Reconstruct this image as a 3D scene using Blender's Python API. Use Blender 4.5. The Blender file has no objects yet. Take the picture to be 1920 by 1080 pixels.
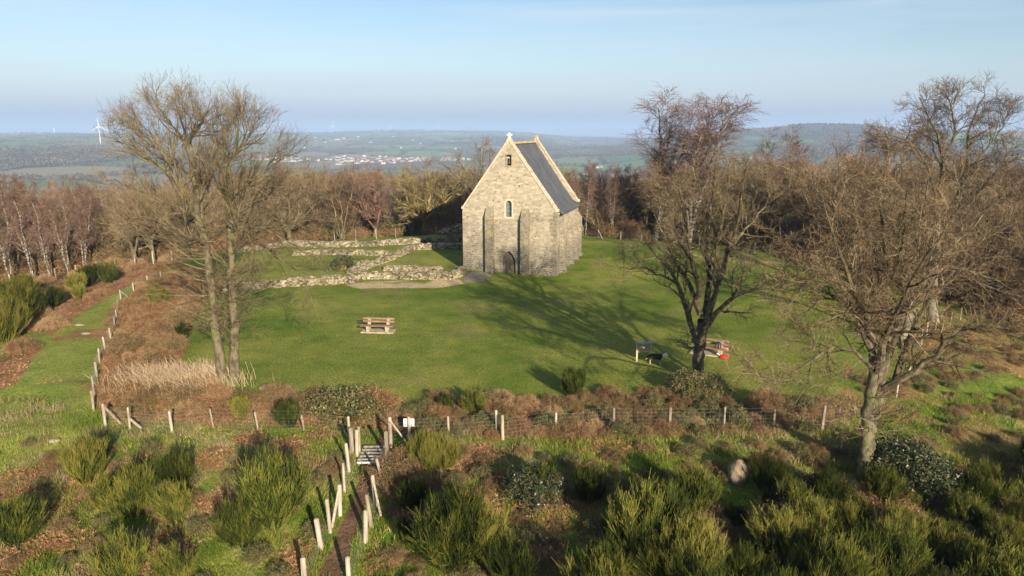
import bpy, math, random
import numpy as np
from mathutils import Vector, Matrix
from mathutils.geometry import tessellate_polygon
R = math.radians
S = bpy.context.scene
C = S.collection

# ------------------------------------------------------------------ camera
CAMH = 14.0
TH = R(13)
cam = bpy.data.cameras.new('camera'); cam.lens = 24; cam.sensor_width = 36
cam.clip_start = 0.5; cam.clip_end = 60000
co = bpy.data.objects.new('camera', cam); C.objects.link(co)
co.location = (0, 0, CAMH); co.rotation_euler = (R(77), 0, 0)
S.camera = co
# ------------------------------------------------------------------ light
SUN_EL, SUN_AZ = R(18.5), R(156.2)          # azimuth clockwise from +Y
W = bpy.data.worlds.new('World'); S.world = W; W.use_nodes = True
wn = W.node_tree.nodes; wl = W.node_tree.links
bg = wn['Background']
sky = wn.new('ShaderNodeTexSky'); sky.sky_type = 'NISHITA'; sky.sun_disc = False
sky.sun_elevation = SUN_EL; sky.sun_rotation = SUN_AZ
sky.altitude = 300; sky.air_density = 1.0; sky.dust_density = 0.6; sky.ozone_density = 2.0
SKY_STR = 0.068
# thin high cirrus and the haze layer over the horizon, as part of the sky itself
tc = wn.new('ShaderNodeTexCoord'); sep = wn.new('ShaderNodeSeparateXYZ'); wl.new(tc.outputs['Generated'], sep.inputs[0])
mp = wn.new('ShaderNodeMapping'); mp.inputs['Scale'].default_value = (1.3, 1.3, 16); mp.inputs['Rotation'].default_value = (0, R(3), 0)
wl.new(tc.outputs['Generated'], mp.inputs[0])
cn = wn.new('ShaderNodeTexNoise'); cn.inputs['Scale'].default_value = 1.6; cn.inputs['Detail'].default_value = 7; cn.inputs['Distortion'].default_value = 0.6
wl.new(mp.outputs[0], cn.inputs['Vector'])
cr = wn.new('ShaderNodeValToRGB'); cr.color_ramp.elements[0].position = 0.40; cr.color_ramp.elements[1].position = 0.70
cr.color_ramp.elements[1].color = (0.5, 0.5, 0.5, 1)
wl.new(cn.outputs[0], cr.inputs[0])
mxc = wn.new('ShaderNodeMixRGB'); mxc.inputs[2].default_value = (5.6, 6.3, 7.0, 1)
wl.new(cr.outputs[0], mxc.inputs[0]); wl.new(sky.outputs[0], mxc.inputs[1])
hr = wn.new('ShaderNodeValToRGB'); e = hr.color_ramp.elements
e[0].position = 0.0; e[0].color = (0.95, 0.95, 0.95, 1); e[1].position = 0.17; e[1].color = (0, 0, 0, 1)
for p, v in ((0.015, 0.95), (0.028, 0.85), (0.05, 0.62), (0.09, 0.28)):
    k = e.new(p); k.color = (v, v, v, 1)
wl.new(sep.outputs[2], hr.inputs[0])
hc = wn.new('ShaderNodeValToRGB'); e = hc.color_ramp.elements
e[0].position = 0.0; e[0].color = (0.37, 0.48, 0.67, 1); e[1].position = 0.10; e[1].color = (0.53, 0.66, 0.80, 1)
for p, c in ((0.02, (0.40, 0.49, 0.66)), (0.030, (0.46, 0.54, 0.68)), (0.05, (0.52, 0.60, 0.73))):
    k = e.new(p); k.color = c + (1,)
wl.new(sep.outputs[2], hc.inputs[0])
hs = wn.new('ShaderNodeMixRGB'); hs.blend_type = 'MULTIPLY'; hs.inputs[0].default_value = 1
hs.inputs[2].default_value = (7.7, 7.7, 7.7, 1); wl.new(hc.outputs[0], hs.inputs[1])
mxh = wn.new('ShaderNodeMixRGB'); wl.new(hr.outputs[0], mxh.inputs[0]); wl.new(mxc.outputs[0], mxh.inputs[1]); wl.new(hs.outputs[0], mxh.inputs[2])
wl.new(mxh.outputs[0], bg.inputs[0]); bg.inputs[1].default_value = SKY_STR
sl = bpy.data.lights.new('sun', 'SUN'); sl.energy = 5.0; sl.angle = R(0.5); sl.color = (1.0, 0.86, 0.66)
so = bpy.data.objects.new('sun', sl); C.objects.link(so)
sd = Vector((math.sin(SUN_AZ) * math.cos(SUN_EL), math.cos(SUN_AZ) * math.cos(SUN_EL), math.sin(SUN_EL)))
so.rotation_euler = sd.to_track_quat('Z', 'Y').to_euler(); so.location = sd * 100
S.view_settings.view_transform = 'Standard'; S.view_settings.look = 'None'
S.view_settings.gamma = 1; S.view_settings.exposure = 1.0
S.render.engine = 'CYCLES'; S.cycles.volume_bounces = 1; S.cycles.max_bounces = 4; S.cycles.diffuse_bounces = 2

# ------------------------------------------------------------------ numpy noise and terrain
def _h(ix, iy, s):
    n = (ix.astype(np.int64) * 374761393 + iy.astype(np.int64) * 668265263 + s * 1442695041) & 0x7fffffff
    n = ((n ^ (n >> 13)) * 1274126177) & 0x7fffffff
    return ((n ^ (n >> 16)) & 0xffff) / 65535.0
def vn(x, y, s=0):
    x = np.asarray(x, float); y = np.asarray(y, float)
    ix = np.floor(x); iy = np.floor(y); fx = x - ix; fy = y - iy
    fx = fx * fx * (3 - 2 * fx); fy = fy * fy * (3 - 2 * fy)
    a = _h(ix, iy, s); b = _h(ix + 1, iy, s); c = _h(ix, iy + 1, s); d = _h(ix + 1, iy + 1, s)
    return (a * (1 - fx) + b * fx) * (1 - fy) + (c * (1 - fx) + d * fx) * fy
def fbm(x, y, sc, s=0, o=4):
    v = 0; a = 0.5; t = 0
    for k in range(o):
        v = v + a * vn(np.asarray(x) / sc + k * 17.3, np.asarray(y) / sc - k * 9.1, s + k); t += a; a *= 0.55; sc *= 0.5
    return v / t
def sst(a, b, x):
    t = np.clip((x - a) / (b - a), 0, 1); return t * t * (3 - 2 * t)
DS = [150, 700, 1150, 2000, 3000, 4000, 5000, 6500, 8000, 11000, 20000]
PROF = {  # image column -> ground heights at the distances DS
    -400: [-9, -80, -112, -96, -52, -34, -24, -14, -22, -80, -120],
    150: [-9, -80, -112, -96, -50, -32, -24, -14, -22, -80, -120],
    500: [-9, -80, -118, -120, -106, -80, -62, -34, -22, -80, -120],
    800: [-9, -80, -120, -122, -108, -86, -60, -20, 8, -80, -120],
    920: [-9, -80, -120, -122, -106, -84, -60, -26, 4, -80, -120],
    1100: [-9, -80, -112, -112, -100, -88, -78, -72, -62, -90, -130],
    1300: [-9, -60, -86, -84, -70, -36, -20, -60, -90, -120, -140],
    1420: [-9, -60, -84, -80, -56, 14, 6, -60, -90, -120, -140],
    1520: [-9, -60, -84, -80, -50, 33, 20, -50, -90, -120, -140],
    1620: [-9, -60, -84, -80, -50, 30, 18, -50, -90, -120, -140],
    1700: [-9, -60, -84, -80, -60, 10, 2, -50, -90, -120, -140],
    2300: [-9, -60, -84, -80, -60, -10, -4, -50, -90, -120, -140]}
PK = sorted(PROF); PA = np.array([PROF[k] for k in PK], float)
LD = np.log(np.array(DS, float))
def H(x, y):
    x = np.asarray(x, float); y = np.asarray(y, float)
    r = np.sqrt(((x + 2) / 40) ** 2 + ((y - 58) / 34) ** 2)
    z = -5.5 * np.clip(r - 0.85, 0, 3) ** 1.5
    z = np.maximum(z, -9)
    # right-hand slope falls away sooner
    z = z - 0.10 * np.clip(x - 20 - 0.15 * (y - 30), 0, 40) * sst(110, 70, y)
    z = z + 0.035 * np.clip(y - 62, 0, 16) * sst(1.25, 0.9, r)
    rough = sst(0.75, 1.0, r)
    z = z + rough * ((fbm(x, y, 5, 3) - 0.5) * 0.7 + (fbm(x, y, 1.3, 7, 2) - 0.5) * 0.22) + (fbm(x, y, 9, 5, 2) - 0.5) * 0.12
    D = np.sqrt(x * x + y * y)
    az = np.where(y > 1, 960 + 1313 * x / np.maximum(y, 1), np.where(x > 0, 2300, -400))
    f = np.clip((np.log(np.maximum(D, 1)) - LD[0]) / (LD[-1] - LD[0]), 0, 1)
    ld = np.log(np.clip(D, DS[0], DS[-1]))
    k = np.clip(np.searchsorted(LD, ld) - 1, 0, len(LD) - 2)
    w = (ld - LD[k]) / (LD[k + 1] - LD[k]); w = w * w * (3 - 2 * w) * 0.6 + w * 0.4
    azc = np.clip(az, PK[0], PK[-1]); j = np.clip(np.searchsorted(PK, azc) - 1, 0, len(PK) - 2)
    pk = np.array(PK, float); u = (azc - pk[j]) / (pk[j + 1] - pk[j]); u = u * u * (3 - 2 * u)
    far = (PA[j, k] * (1 - w) + PA[j, k + 1] * w) * (1 - u) + (PA[j + 1, k] * (1 - w) + PA[j + 1, k + 1] * w) * u
    far = far + (fbm(x, y, 900, 11) - 0.5) * np.clip((D - 900) / 3000, 0, 1) * 26
    m = sst(125, 210, D)
    return z * (1 - m) + far * m
def ray(px, py):
    yu = 540 - np.asarray(py, float)
    return (np.asarray(px, float) - 960), 1280 * math.cos(TH) + yu * math.sin(TH), 1280 * math.sin(TH) - yu * math.cos(TH)
def P(px, py):
    """point on the terrain seen at a pixel of the 1920x1080 photograph"""
    x, f, d = ray(px, py)
    ts = np.geomspace(8, 12000, 1500) / f
    g = CAMH - d * ts - H(x * ts, f * ts)
    k = int(np.argmax(g < 0)); k = k if g[k] < 0 else 1499
    t = ts[k] if k == 0 else ts[k - 1] + (ts[k] - ts[k - 1]) * g[k - 1] / (g[k - 1] - g[k])
    return Vector((float(x * t), float(f * t), float(H(x * t, f * t))))
def PY(px, py, y):
    x, f, d = ray(px, py); t = y / f
    return Vector((float(x * t), float(y), float(CAMH - d * t)))

# ------------------------------------------------------------------ mesh helpers
def mk(name, V, F, mats, mi=None, smooth=False):
    me = bpy.data.meshes.new(name)
    V = np.asarray(V, np.float32); F = np.asarray(F, np.int32); m, k = F.shape
    me.vertices.add(len(V)); me.vertices.foreach_set('co', V.ravel())
    me.loops.add(m * k); me.loops.foreach_set('vertex_index', F.ravel())
    me.polygons.add(m); me.polygons.foreach_set('loop_start', np.arange(m, dtype=np.int32) * k)
    for x in (mats if isinstance(mats, (list, tuple)) else [mats]): me.materials.append(x)
    if mi is not None: me.polygons.foreach_set('material_index', np.asarray(mi, np.int32))
    me.polygons.foreach_set('use_smooth', np.full(m, smooth, bool))
    me.update(calc_edges=True)
    return me
def link(name, data, parent=None, loc=None, rz=None):
    o = bpy.data.objects.new(name, data); C.objects.link(o)
    if parent: o.parent = parent
    if loc is not None: o.location = loc
    if rz is not None: o.rotation_euler = (0, 0, rz)
    return o
def tag(o, label=None, cat=None, group=None, kind=None):
    if label: o['label'] = label
    if cat: o['category'] = cat
    if group: o['group'] = group
    if kind: o['kind'] = kind
    return o
def thing(name, label, cat, loc=(0, 0, 0), rz=0, group=None):
    return tag(link(name, None, None, loc, rz), label, cat, group)
class MB:
    def __init__(s): s.v = []; s.f = []; s.m = []
    def add(s, vs, fs, m=0):
        b = len(s.v); s.v += [tuple(v) for v in vs]
        for f in fs: s.f.append([b + i for i in f]); s.m.append(m)
        return s
    def box(s, c, d, rz=0, m=0, M=None, taper=1.0, jit=0, rng=None):
        vs = []
        for sz in (-1, 1):
            for sx, sy in ((-1, -1), (1, -1), (1, 1), (-1, 1)):
                k = taper if sz > 0 else 1
                v = Vector((sx * d[0] / 2 * k, sy * d[1] / 2 * k, sz * d[2] / 2))
                if jit: v += Vector([rng.uniform(-jit, jit) for _ in range(3)])
                v = (M @ v) if M else (Matrix.Rotation(rz, 3, 'Z') @ v)
                vs.append(v + Vector(c))
        return s.add(vs, [(0, 3, 2, 1), (4, 5, 6, 7), (0, 1, 5, 4), (1, 2, 6, 5), (2, 3, 7, 6), (3, 0, 4, 7)], m)
    def bar(s, a, b, w, h=None, m=0):
        a = Vector(a); b = Vector(b); d = b - a
        q = d.to_track_quat('Z', 'Y').to_matrix()
        return s.box((a + b) / 2, (w, h or w, d.length), M=q, m=m)
    def cyl(s, a, b, r1, r2=None, n=10, m=0):
        a = Vector(a); b = Vector(b); r2 = r1 if r2 is None else r2
        q = (b - a).to_track_quat('Z', 'Y').to_matrix(); vs = []
        for p, r in ((a, r1), (b, r2)):
            for i in range(n):
                t = 2 * math.pi * i / n; vs.append(p + q @ Vector((r * math.cos(t), r * math.sin(t), 0)))
        fs = [(i, (i + 1) % n, n + (i + 1) % n, n + i) for i in range(n)] + [tuple(reversed(range(n))), tuple(range(n, 2 * n))]
        return s.add(vs, fs, m)
    def lathe(s, prof, n=12, m=0, c=(0, 0, 0)):
        vs = []; fs = []
        for r, z in prof:
            for i in range(n):
                t = 2 * math.pi * i / n; vs.append((c[0] + r * math.cos(t), c[1] + r * math.sin(t), c[2] + z))
        for k in range(len(prof) - 1):
            for i in range(n): fs.append((k * n + i, k * n + (i + 1) % n, (k + 1) * n + (i + 1) % n, (k + 1) * n + i))
        fs += [tuple(reversed(range(n))), tuple(range((len(prof) - 1) * n, len(prof) * n))]
        return s.add(vs, fs, m)
    def extr(s, loops, y0, y1, m=0, axis='y'):
        """polygon with holes in the XZ plane, extruded from y0 to y1"""
        L = [[Vector((p[0], p[1], 0)) for p in l] for l in loops]
        tri = tessellate_polygon(L); flat = [p for l in L for p in l]; n = len(flat)
        def mp(p, y): return (p.x, y, p.y) if axis == 'y' else (y, p.x, p.y)
        vs = [mp(p, y0) for p in flat] + [mp(p, y1) for p in flat]
        fs = [tuple(t) for t in tri] + [tuple(i + n for i in reversed(t)) for t in tri]
        b = 0
        for l in L:
            k = len(l); fs += [(b + i, b + (i + 1) % k, n + b + (i + 1) % k, n + b + i) for i in range(k)]; b += k
        return s.add(vs, fs, m)
    def build(s, name, mats, parent=None, loc=None, rz=None, smooth=False, bevel=0):
        me = bpy.data.meshes.new(name); me.from_pydata(s.v, [], s.f)
        for x in (mats if isinstance(mats, (list, tuple)) else [mats]): me.materials.append(x)
        me.polygons.foreach_set('material_index', s.m)
        me.polygons.foreach_set('use_smooth', [smooth] * len(s.f)); me.update()
        import bmesh
        bm = bmesh.new(); bm.from_mesh(me); bmesh.ops.recalc_face_normals(bm, faces=bm.faces); bm.to_mesh(me); bm.free()
        o = link(name, me, parent, loc, rz)
        if bevel:
            b = o.modifiers.new('bevel', 'BEVEL'); b.width = bevel; b.segments = 2; b.limit_method = 'ANGLE'
        return o
def tubes(Pt, Rd, k=3):
    """N polylines of n points -> verts, quads"""
    N, n, _ = Pt.shape
    T = np.zeros_like(Pt); T[:, :-1] = Pt[:, 1:] - Pt[:, :-1]; T[:, -1] = T[:, -2]
    T[:, 1:-1] = Pt[:, 2:] - Pt[:, :-2]
    T /= np.linalg.norm(T, axis=2, keepdims=True) + 1e-9
    ref = np.zeros_like(T); m = np.abs(T[:, :1, 2:3]) < 0.8
    ref[..., 2] = 1; ref = np.where(m, ref, np.array([1.0, 0, 0]))
    U = np.cross(T, ref); U /= np.linalg.norm(U, axis=2, keepdims=True) + 1e-9
    Vv = np.cross(T, U)
    a = np.arange(k) * 2 * np.pi / k
    V = Pt[:, :, None, :] + Rd[:, :, None, None] * (U[:, :, None, :] * np.cos(a)[None, None, :, None] + Vv[:, :, None, :] * np.sin(a)[None, None, :, None])
    idx = np.arange(N * n * k).reshape(N, n, k)
    A = idx[:, :-1]; B = idx[:, 1:]
    F = np.stack([A, np.roll(A, -1, 2), np.roll(B, -1, 2), B], -1).reshape(-1, 4)
    return V.reshape(-1, 3), F
class Acc:
    def __init__(s): s.V = []; s.F = []; s.M = []; s.n = 0
    def add(s, V, F, m=0):
        s.V.append(V); s.F.append(F + s.n); s.M.append(np.full(len(F), m)); s.n += len(V)
    def tube(s, Pt, Rd, k=3, m=0): s.add(*tubes(np.asarray(Pt, float), np.asarray(Rd, float), k), m)
    def mesh(s, name, mats, smooth=False, off=None):
        V = np.concatenate(s.V)
        if off is not None: V = V - np.array(off)
        return mk(name, V, np.concatenate(s.F), mats, np.concatenate(s.M), smooth)
def nrm(a): return a / (np.linalg.norm(a, axis=-1, keepdims=True) + 1e-9)
def grow(rng, Pt, Rd, cnt, t0, t1, ang, L, nseg, wig, up, rr, rmin, lenk=0.5, droop=0.0):
    N, n, _ = Pt.shape; T = N * cnt
    idx = np.repeat(np.arange(N), cnt)
    t = t0 + (t1 - t0) * ((np.tile(np.arange(cnt), N) + rng.random(T)) / cnt)
    f = np.clip(t, 0, 0.999) * (n - 1); i0 = f.astype(int); w = (f - i0)[:, None]
    pos = Pt[idx, i0] * (1 - w) + Pt[idx, i0 + 1] * w
    tan = nrm(Pt[idx, i0 + 1] - Pt[idx, i0]); rad = Rd[idx, i0] * (1 - w[:, 0]) + Rd[idx, i0 + 1] * w[:, 0]
    a = nrm(np.cross(tan, rng.normal(size=(T, 3))))
    an = np.radians(rng.uniform(ang[0], ang[1], T))[:, None]
    d = tan * np.cos(an) + a * np.sin(an)
    Ln = L * (1 - lenk * t) * rng.uniform(0.55, 1.3, T)
    out = np.zeros((T, nseg + 1, 3)); out[:, 0] = pos
    for k in range(nseg):
        d = nrm(d + wig * rng.normal(size=(T, 3)) + np.array([0, 0, up - droop * k]))
        pos = pos + d * (Ln / nseg)[:, None]; out[:, k + 1] = pos
    r0 = np.maximum(np.minimum(rad * rr, rad * 0.95), rmin)
    rd = r0[:, None] * (1 - np.linspace(0, 1, nseg + 1)[None, :] * 0.75); rd = np.maximum(rd, rmin * 0.6)
    return out, rd
def resample(pts, n, rng=None, wig=0.0):
    p = np.array(pts, float); s = np.concatenate([[0], np.cumsum(np.linalg.norm(np.diff(p, axis=0), axis=1))])
    q = np.linspace(0, s[-1], n)
    o = np.stack([np.interp(q, s, p[:, i]) for i in range(3)], 1)
    if rng is not None and wig:
        nz = rng.normal(size=(n, 3)) * wig; nz[0] = 0; o = o + nz
    return o

MARKS = [(955, 513, 'the chapel door'), (709, 613, 'the sunny bench'), (428, 722, 'the twin tree foot'), (198, 795, 'the corner post'), (655, 770, 'the tall bramble mound'), (733, 825, 'the lane gate posts'), (880, 800, 'the double fence posts'), (1206, 665, 'the notice board'),
         (1310, 715, 'the mossy oak foot'), (1384, 893, 'the boulder'), (1625, 900, 'the largest oak foot'), (1641, 567, 'the stump'), (512, 950, 'the fan shaped broom'), (694, 862, 'the footbridge'), (642, 503, 'the round dark bush'), (1541, 790, 'the thick right fence post'), (1151, 785, 'the middle fence posts'), (330, 720, 'the dry stalks'), (605, 1000, 'the lowest lane post'), (1850, 650, 'the rusty bracken slope'), (60, 600, 'the far left broom clump'), (850, 1040, 'the tall bright broom'), (1200, 1020, 'the large bright broom'), (1760, 1040, 'the bottom right corner'), (1690, 905, 'the dark glossy bush'), (1450, 1060, 'the bottom edge below the boulder'), (1905, 930, 'the right edge')]
def pix(x, y, z):
    zc = y * math.cos(TH) + (CAMH - z) * math.sin(TH); return 960 + 1280 * x / zc, 540 - 1280 * ((z - CAMH) * math.cos(TH) + y * math.sin(TH)) / zc
def where(x, y, z, marks=None):
    px, py = pix(x, y, z); best = min(marks or MARKS, key=lambda m: (m[0] - px) ** 2 + 2.5 * (m[1] - py) ** 2); dx = px - best[0]; dy = py - best[1]; d = math.hypot(dx, dy)
    if d < 14: return 'right beside ' + best[2]
    a = math.degrees(math.atan2(dy * 1.3, dx)); k = int(((a + 382.5) % 360) // 45)
    q = ['right of', 'lower right of', 'below', 'lower left of', 'left of', 'upper left of', 'above', 'upper right of'][k]
    return ('just ' if d < 50 else '' if d < 110 else 'well ') + q + ' ' + best[2]
# ------------------------------------------------------------------ materials
def newmat(name, rough=0.85, spec=0.25):
    m = bpy.data.materials.new(name); m.use_nodes = True
    b = m.node_tree.nodes['Principled BSDF']; b.inputs['Roughness'].default_value = rough
    b.inputs['Specular IOR Level'].default_value = spec
    return m, m.node_tree.nodes, m.node_tree.links, b
def ramp(n, stops):
    r = n.new('ShaderNodeValToRGB'); e = r.color_ramp.elements
    e[0].position = stops[0][0]; e[0].color = tuple(stops[0][1]) + (1,)
    e[1].position = stops[-1][0]; e[1].color = tuple(stops[-1][1]) + (1,)
    for p, c in stops[1:-1]: k = e.new(p); k.color = tuple(c) + (1,)
    return r
def nmat(name, stops, scale=5, detail=6, rough=0.85, bump=0.0, spec=0.2, coord='Object', island=0.0, objrand=0.0, trans=0.0, stretch=None):
    m, n, l, b = newmat(name, rough, spec)
    t = n.new('ShaderNodeTexCoord'); nz = n.new('ShaderNodeTexNoise'); nz.inputs['Scale'].default_value = scale; nz.inputs['Detail'].default_value = detail
    g = n.new('ShaderNodeNewGeometry')
    src = g.outputs['Position'] if coord == 'World' else t.outputs[coord]
    if stretch:
        mp = n.new('ShaderNodeMapping'); mp.inputs['Scale'].default_value = stretch; l.new(src, mp.inputs[0]); src = mp.outputs[0]
    l.new(src, nz.inputs['Vector'])
    fac = nz.outputs[0]
    if island:
        a = n.new('ShaderNodeMath'); a.operation = 'MULTIPLY_ADD'; a.inputs[1].default_value = island; l.new(g.outputs['Random Per Island'], a.inputs[0]); l.new(fac, a.inputs[2])
        s_ = n.new('ShaderNodeMath'); s_.operation = 'SUBTRACT'; s_.inputs[1].default_value = island / 2; l.new(a.outputs[0], s_.inputs[0]); fac = s_.outputs[0]
    if objrand:
        oi = n.new('ShaderNodeObjectInfo'); a = n.new('ShaderNodeMath'); a.operation = 'MULTIPLY_ADD'; a.inputs[1].default_value = objrand; l.new(oi.outputs['Random'], a.inputs[0]); l.new(fac, a.inputs[2])
        s_ = n.new('ShaderNodeMath'); s_.operation = 'SUBTRACT'; s_.inputs[1].default_value = objrand / 2; l.new(a.outputs[0], s_.inputs[0]); fac = s_.outputs[0]
    r = ramp(n, stops); l.new(fac, r.inputs[0]); l.new(r.outputs[0], b.inputs['Base Color'])
    if bump:
        bp = n.new('ShaderNodeBump'); bp.inputs['Strength'].default_value = bump; bp.inputs['Distance'].default_value = 0.05; l.new(nz.outputs[0], bp.inputs['Height']); l.new(bp.outputs[0], b.inputs['Normal'])
    if trans:
        b.inputs['Subsurface Weight'].default_value = 0
        tr = n.new('ShaderNodeBsdfTranslucent'); l.new(r.outputs[0], tr.inputs[0]); mx = n.new('ShaderNodeMixShader'); mx.inputs[0].default_value = trans
        o = n['Material Output']; l.new(b.outputs[0], mx.inputs[1]); l.new(tr.outputs[0], mx.inputs[2]); l.new(mx.outputs[0], o.inputs[0])
    return m
MT = {}
MT['bark'] = nmat('bark_grey_moss', [(0.3, (.04, .033, .02)), (0.45, (.10, .08, .05)), (0.54, (.16, .135, .085)), (0.64, (.09, .10, .028)), (0.82, (.28, .25, .185))], 3.2, 8, bump=0.6, stretch=(1, 1, .5))
MT['bark_dark'] = nmat('bark_dark', [(0.3, (.035, .028, .02)), (0.5, (.09, .07, .045)), (0.62, (.16, .13, .08)), (0.75, (.12, .12, .045)), (0.85, (.34, .30, .24))], 4, 8, bump=0.6)
MT['bark_pale'] = nmat('bark_pale', [(0.3, (.10, .085, .06)), (0.5, (.21, .18, .13)), (0.7, (.30, .265, .20))], 3, 8, bump=0.5, stretch=(1, 1, .4))
MT['birch'] = nmat('birch_bark', [(0.38, (.05, .04, .03)), (0.5, (.17, .14, .115)), (0.62, (.32, .28, .24)), (0.8, (.42, .38, .33))], 2.5, 6, bump=0.2, stretch=(1, 1, 2.5))
MT['twig_tan'] = nmat('twig_tan', [(0.3, (.06, .043, .024)), (0.5, (.125, .095, .05)), (0.7, (.23, .18, .10))], 1.2, 3, island=0.5)
MT['twig_brown'] = nmat('twig_brown', [(0.25, (.035, .022, .013)), (0.5, (.115, .075, .042)), (0.75, (.27, .20, .12))], 0.8, 3, island=0.7)
MT['twig_dark'] = nmat('twig_dark', [(0.3, (.05, .035, .022)), (0.5, (.10, .07, .042)), (0.7, (.17, .12, .075))], 1.2, 3, island=0.5)
MT['twig_grey'] = nmat('twig_grey', [(0.3, (.11, .09, .07)), (0.5, (.20, .165, .125)), (0.7, (.30, .255, .19))], 1.2, 3, island=0.5)
MT['twig_olive'] = nmat('twig_olive', [(0.3, (.10, .08, .03)), (0.5, (.19, .15, .06)), (0.7, (.28, .22, .10))], 1.2, 3, island=0.5, objrand=0.3)
MT['twig_red'] = nmat('twig_red', [(0.3, (.08, .045, .033)), (0.5, (.155, .09, .065)), (0.7, (.24, .155, .115))], 1.2, 3, island=0.5, objrand=0.3)
MT['twig_wood'] = nmat('twig_wood', [(0.3, (.09, .062, .038)), (0.5, (.185, .13, .078)), (0.7, (.28, .205, .125))], 1.2, 3, island=0.5, objrand=0.35)
MT['broom'] = nmat('broom_green', [(0.3, (.022, .034, .006)), (0.46, (.065, .085, .012)), (0.6, (.14, .155, .020)), (0.78, (.28, .24, .055))], 1.5, 3, island=0.5, objrand=0.4, trans=0.25)
MT['straw'] = nmat('dry_straw', [(0.3, (.24, .16, .09)), (0.5, (.42, .31, .19)), (0.7, (.56, .44, .30))], 2, 3, island=0.5)
MT['stem'] = nmat('bramble_stem', [(0.3, (.13, .07, .035)), (0.5, (.27, .16, .08)), (0.7, (.42, .29, .16))], 2, 3, island=0.5, objrand=0.3)
MT['leaf_brown'] = nmat('leaf_brown', [(0.3, (.14, .065, .03)), (0.5, (.29, .15, .065)), (0.7, (.40, .25, .12))], 1.5, 3, island=0.6, trans=0.2)
MT['leaf_green'] = nmat('leaf_green', [(0.3, (.035, .05, .012)), (0.5, (.10, .115, .03)), (0.7, (.20, .19, .07))], 1.5, 3, island=0.6, trans=0.2, rough=0.5, spec=0.5)
MT['leaf_mix'] = nmat('leaf_mix', [(0.2, (.04, .055, .015)), (0.42, (.10, .10, .035)), (0.55, (.20, .13, .06)), (0.75, (.28, .17, .09))], 1.5, 3, island=0.7, trans=0.2)
MT['leaf_dark'] = nmat('leaf_dark', [(0.3, (.012, .025, .008)), (0.6, (.035, .055, .018)), (0.8, (.07, .09, .03))], 1.5, 3, island=0.6, rough=0.45, spec=0.5)
MT['bracken'] = nmat('dead_bracken', [(0.25, (.17, .08, .038)), (0.5, (.40, .20, .10)), (0.75, (.56, .34, .19))], 0.9, 5, coord='World', island=0.5, trans=0.2)
MT['gblade'] = nmat('grass_blade', [(0.25, (.09, .14, .016)), (0.45, (.17, .23, .03)), (0.6, (.29, .30, .055)), (0.75, (.46, .38, .14))], 0.35, 5, coord='World', island=0.35, trans=0.3)
MT['gpale'] = nmat('pale_grass', [(0.25, (.14, .14, .04)), (0.45, (.26, .22, .09)), (0.6, (.36, .29, .14)), (0.75, (.42, .34, .19))], 0.5, 5, coord='World', island=0.4, trans=0.3)
MT['post'] = nmat('fence_post_wood', [(0.3, (.20, .16, .115)), (0.5, (.34, .285, .22)), (0.7, (.46, .40, .32))], 3, 6, bump=0.2, stretch=(3, 3, .5), objrand=0.3)
MT['wire'], _n, _l, _b = newmat('galvanised_wire', 0.45); _b.inputs['Base Color'].default_value = (.42, .43, .42, 1); _b.inputs['Metallic'].default_value = 0.5
MT['white'] = nmat('white_paint', [(0.3, (.70, .70, .68)), (0.7, (.80, .80, .78))], 3, 4, rough=0.5)
MT['concrete'] = nmat('concrete', [(0.3, (.24, .20, .13)), (0.5, (.36, .31, .21)), (0.7, (.44, .38, .28))], 6, 6, bump=0.2)
MT['redwood'] = nmat('bench_wood', [(0.3, (.12, .065, .045)), (0.5, (.21, .125, .09)), (0.7, (.30, .20, .15))], 4, 6, stretch=(.4, 4, 4))
MT['greenwood'] = nmat('board_wood', [(0.3, (.24, .22, .12)), (0.5, (.38, .35, .21)), (0.7, (.46, .42, .28))], 4, 6)
MT['panelwood'] = nmat('panel_wood', [(0.3, (.22, .17, .08)), (0.5, (.33, .26, .13)), (0.7, (.40, .33, .18))], 5, 6)
MT['greywood'] = nmat('grey_weathered_wood', [(0.3, (.18, .17, .15)), (0.5, (.30, .285, .25)), (0.7, (.40, .38, .34))], 4, 6)
MT['stump'] = nmat('stump_wood', [(0.3, (.24, .21, .13)), (0.5, (.38, .34, .22)), (0.7, (.48, .44, .30))], 5, 6, stretch=(2, 2, .4), bump=0.4)
MT['boulder'] = nmat('boulder_stone', [(0.3, (.13, .10, .06)), (0.5, (.26, .20, .13)), (0.7, (.36, .29, .20))], 4, 8, bump=0.6, stretch=(3, 1, 1))
MT['rubble'] = nmat('rubble_stone', [(0.2, (.075, .06, .038)), (0.38, (.15, .125, .08)), (0.55, (.235, .20, .13)), (0.72, (.32, .275, .19)), (0.9, (.42, .38, .29))], 1.2, 6, island=0.5, bump=0.4)
MT['red'] = nmat('red_plastic', [(0.3, (.48, .015, .02)), (0.7, (.60, .03, .04))], 6, 3, rough=0.5)
MT['pink'] = nmat('pink_fabric', [(0.3, (.62, .22, .18)), (0.7, (.75, .32, .26))], 9, 3)
MT['black'] = nmat('black_fabric', [(0.3, (.012, .012, .014)), (0.7, (.03, .03, .035))], 9, 3)
MT['bell'] = nmat('bronze_bell', [(0.3, (.06, .05, .04)), (0.7, (.13, .11, .09))], 9, 3, rough=0.5)
MT['turbine'] = nmat('turbine_white', [(0.3, (.52, .52, .52)), (0.7, (.58, .58, .58))], .1, 2, rough=0.5)
MT['render'] = nmat('house_render', [(0.0, (.40, .36, .30)), (0.4, (.55, .53, .49)), (0.6, (.68, .67, .64)), (1.0, (.46, .40, .32))], 0.01, 2, objrand=1.2)
MT['roofs'] = nmat('house_roof', [(0.0, (.06, .065, .08)), (0.5, (.13, .12, .13)), (1.0, (.30, .14, .09))], 0.01, 2, objrand=1.0)
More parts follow.
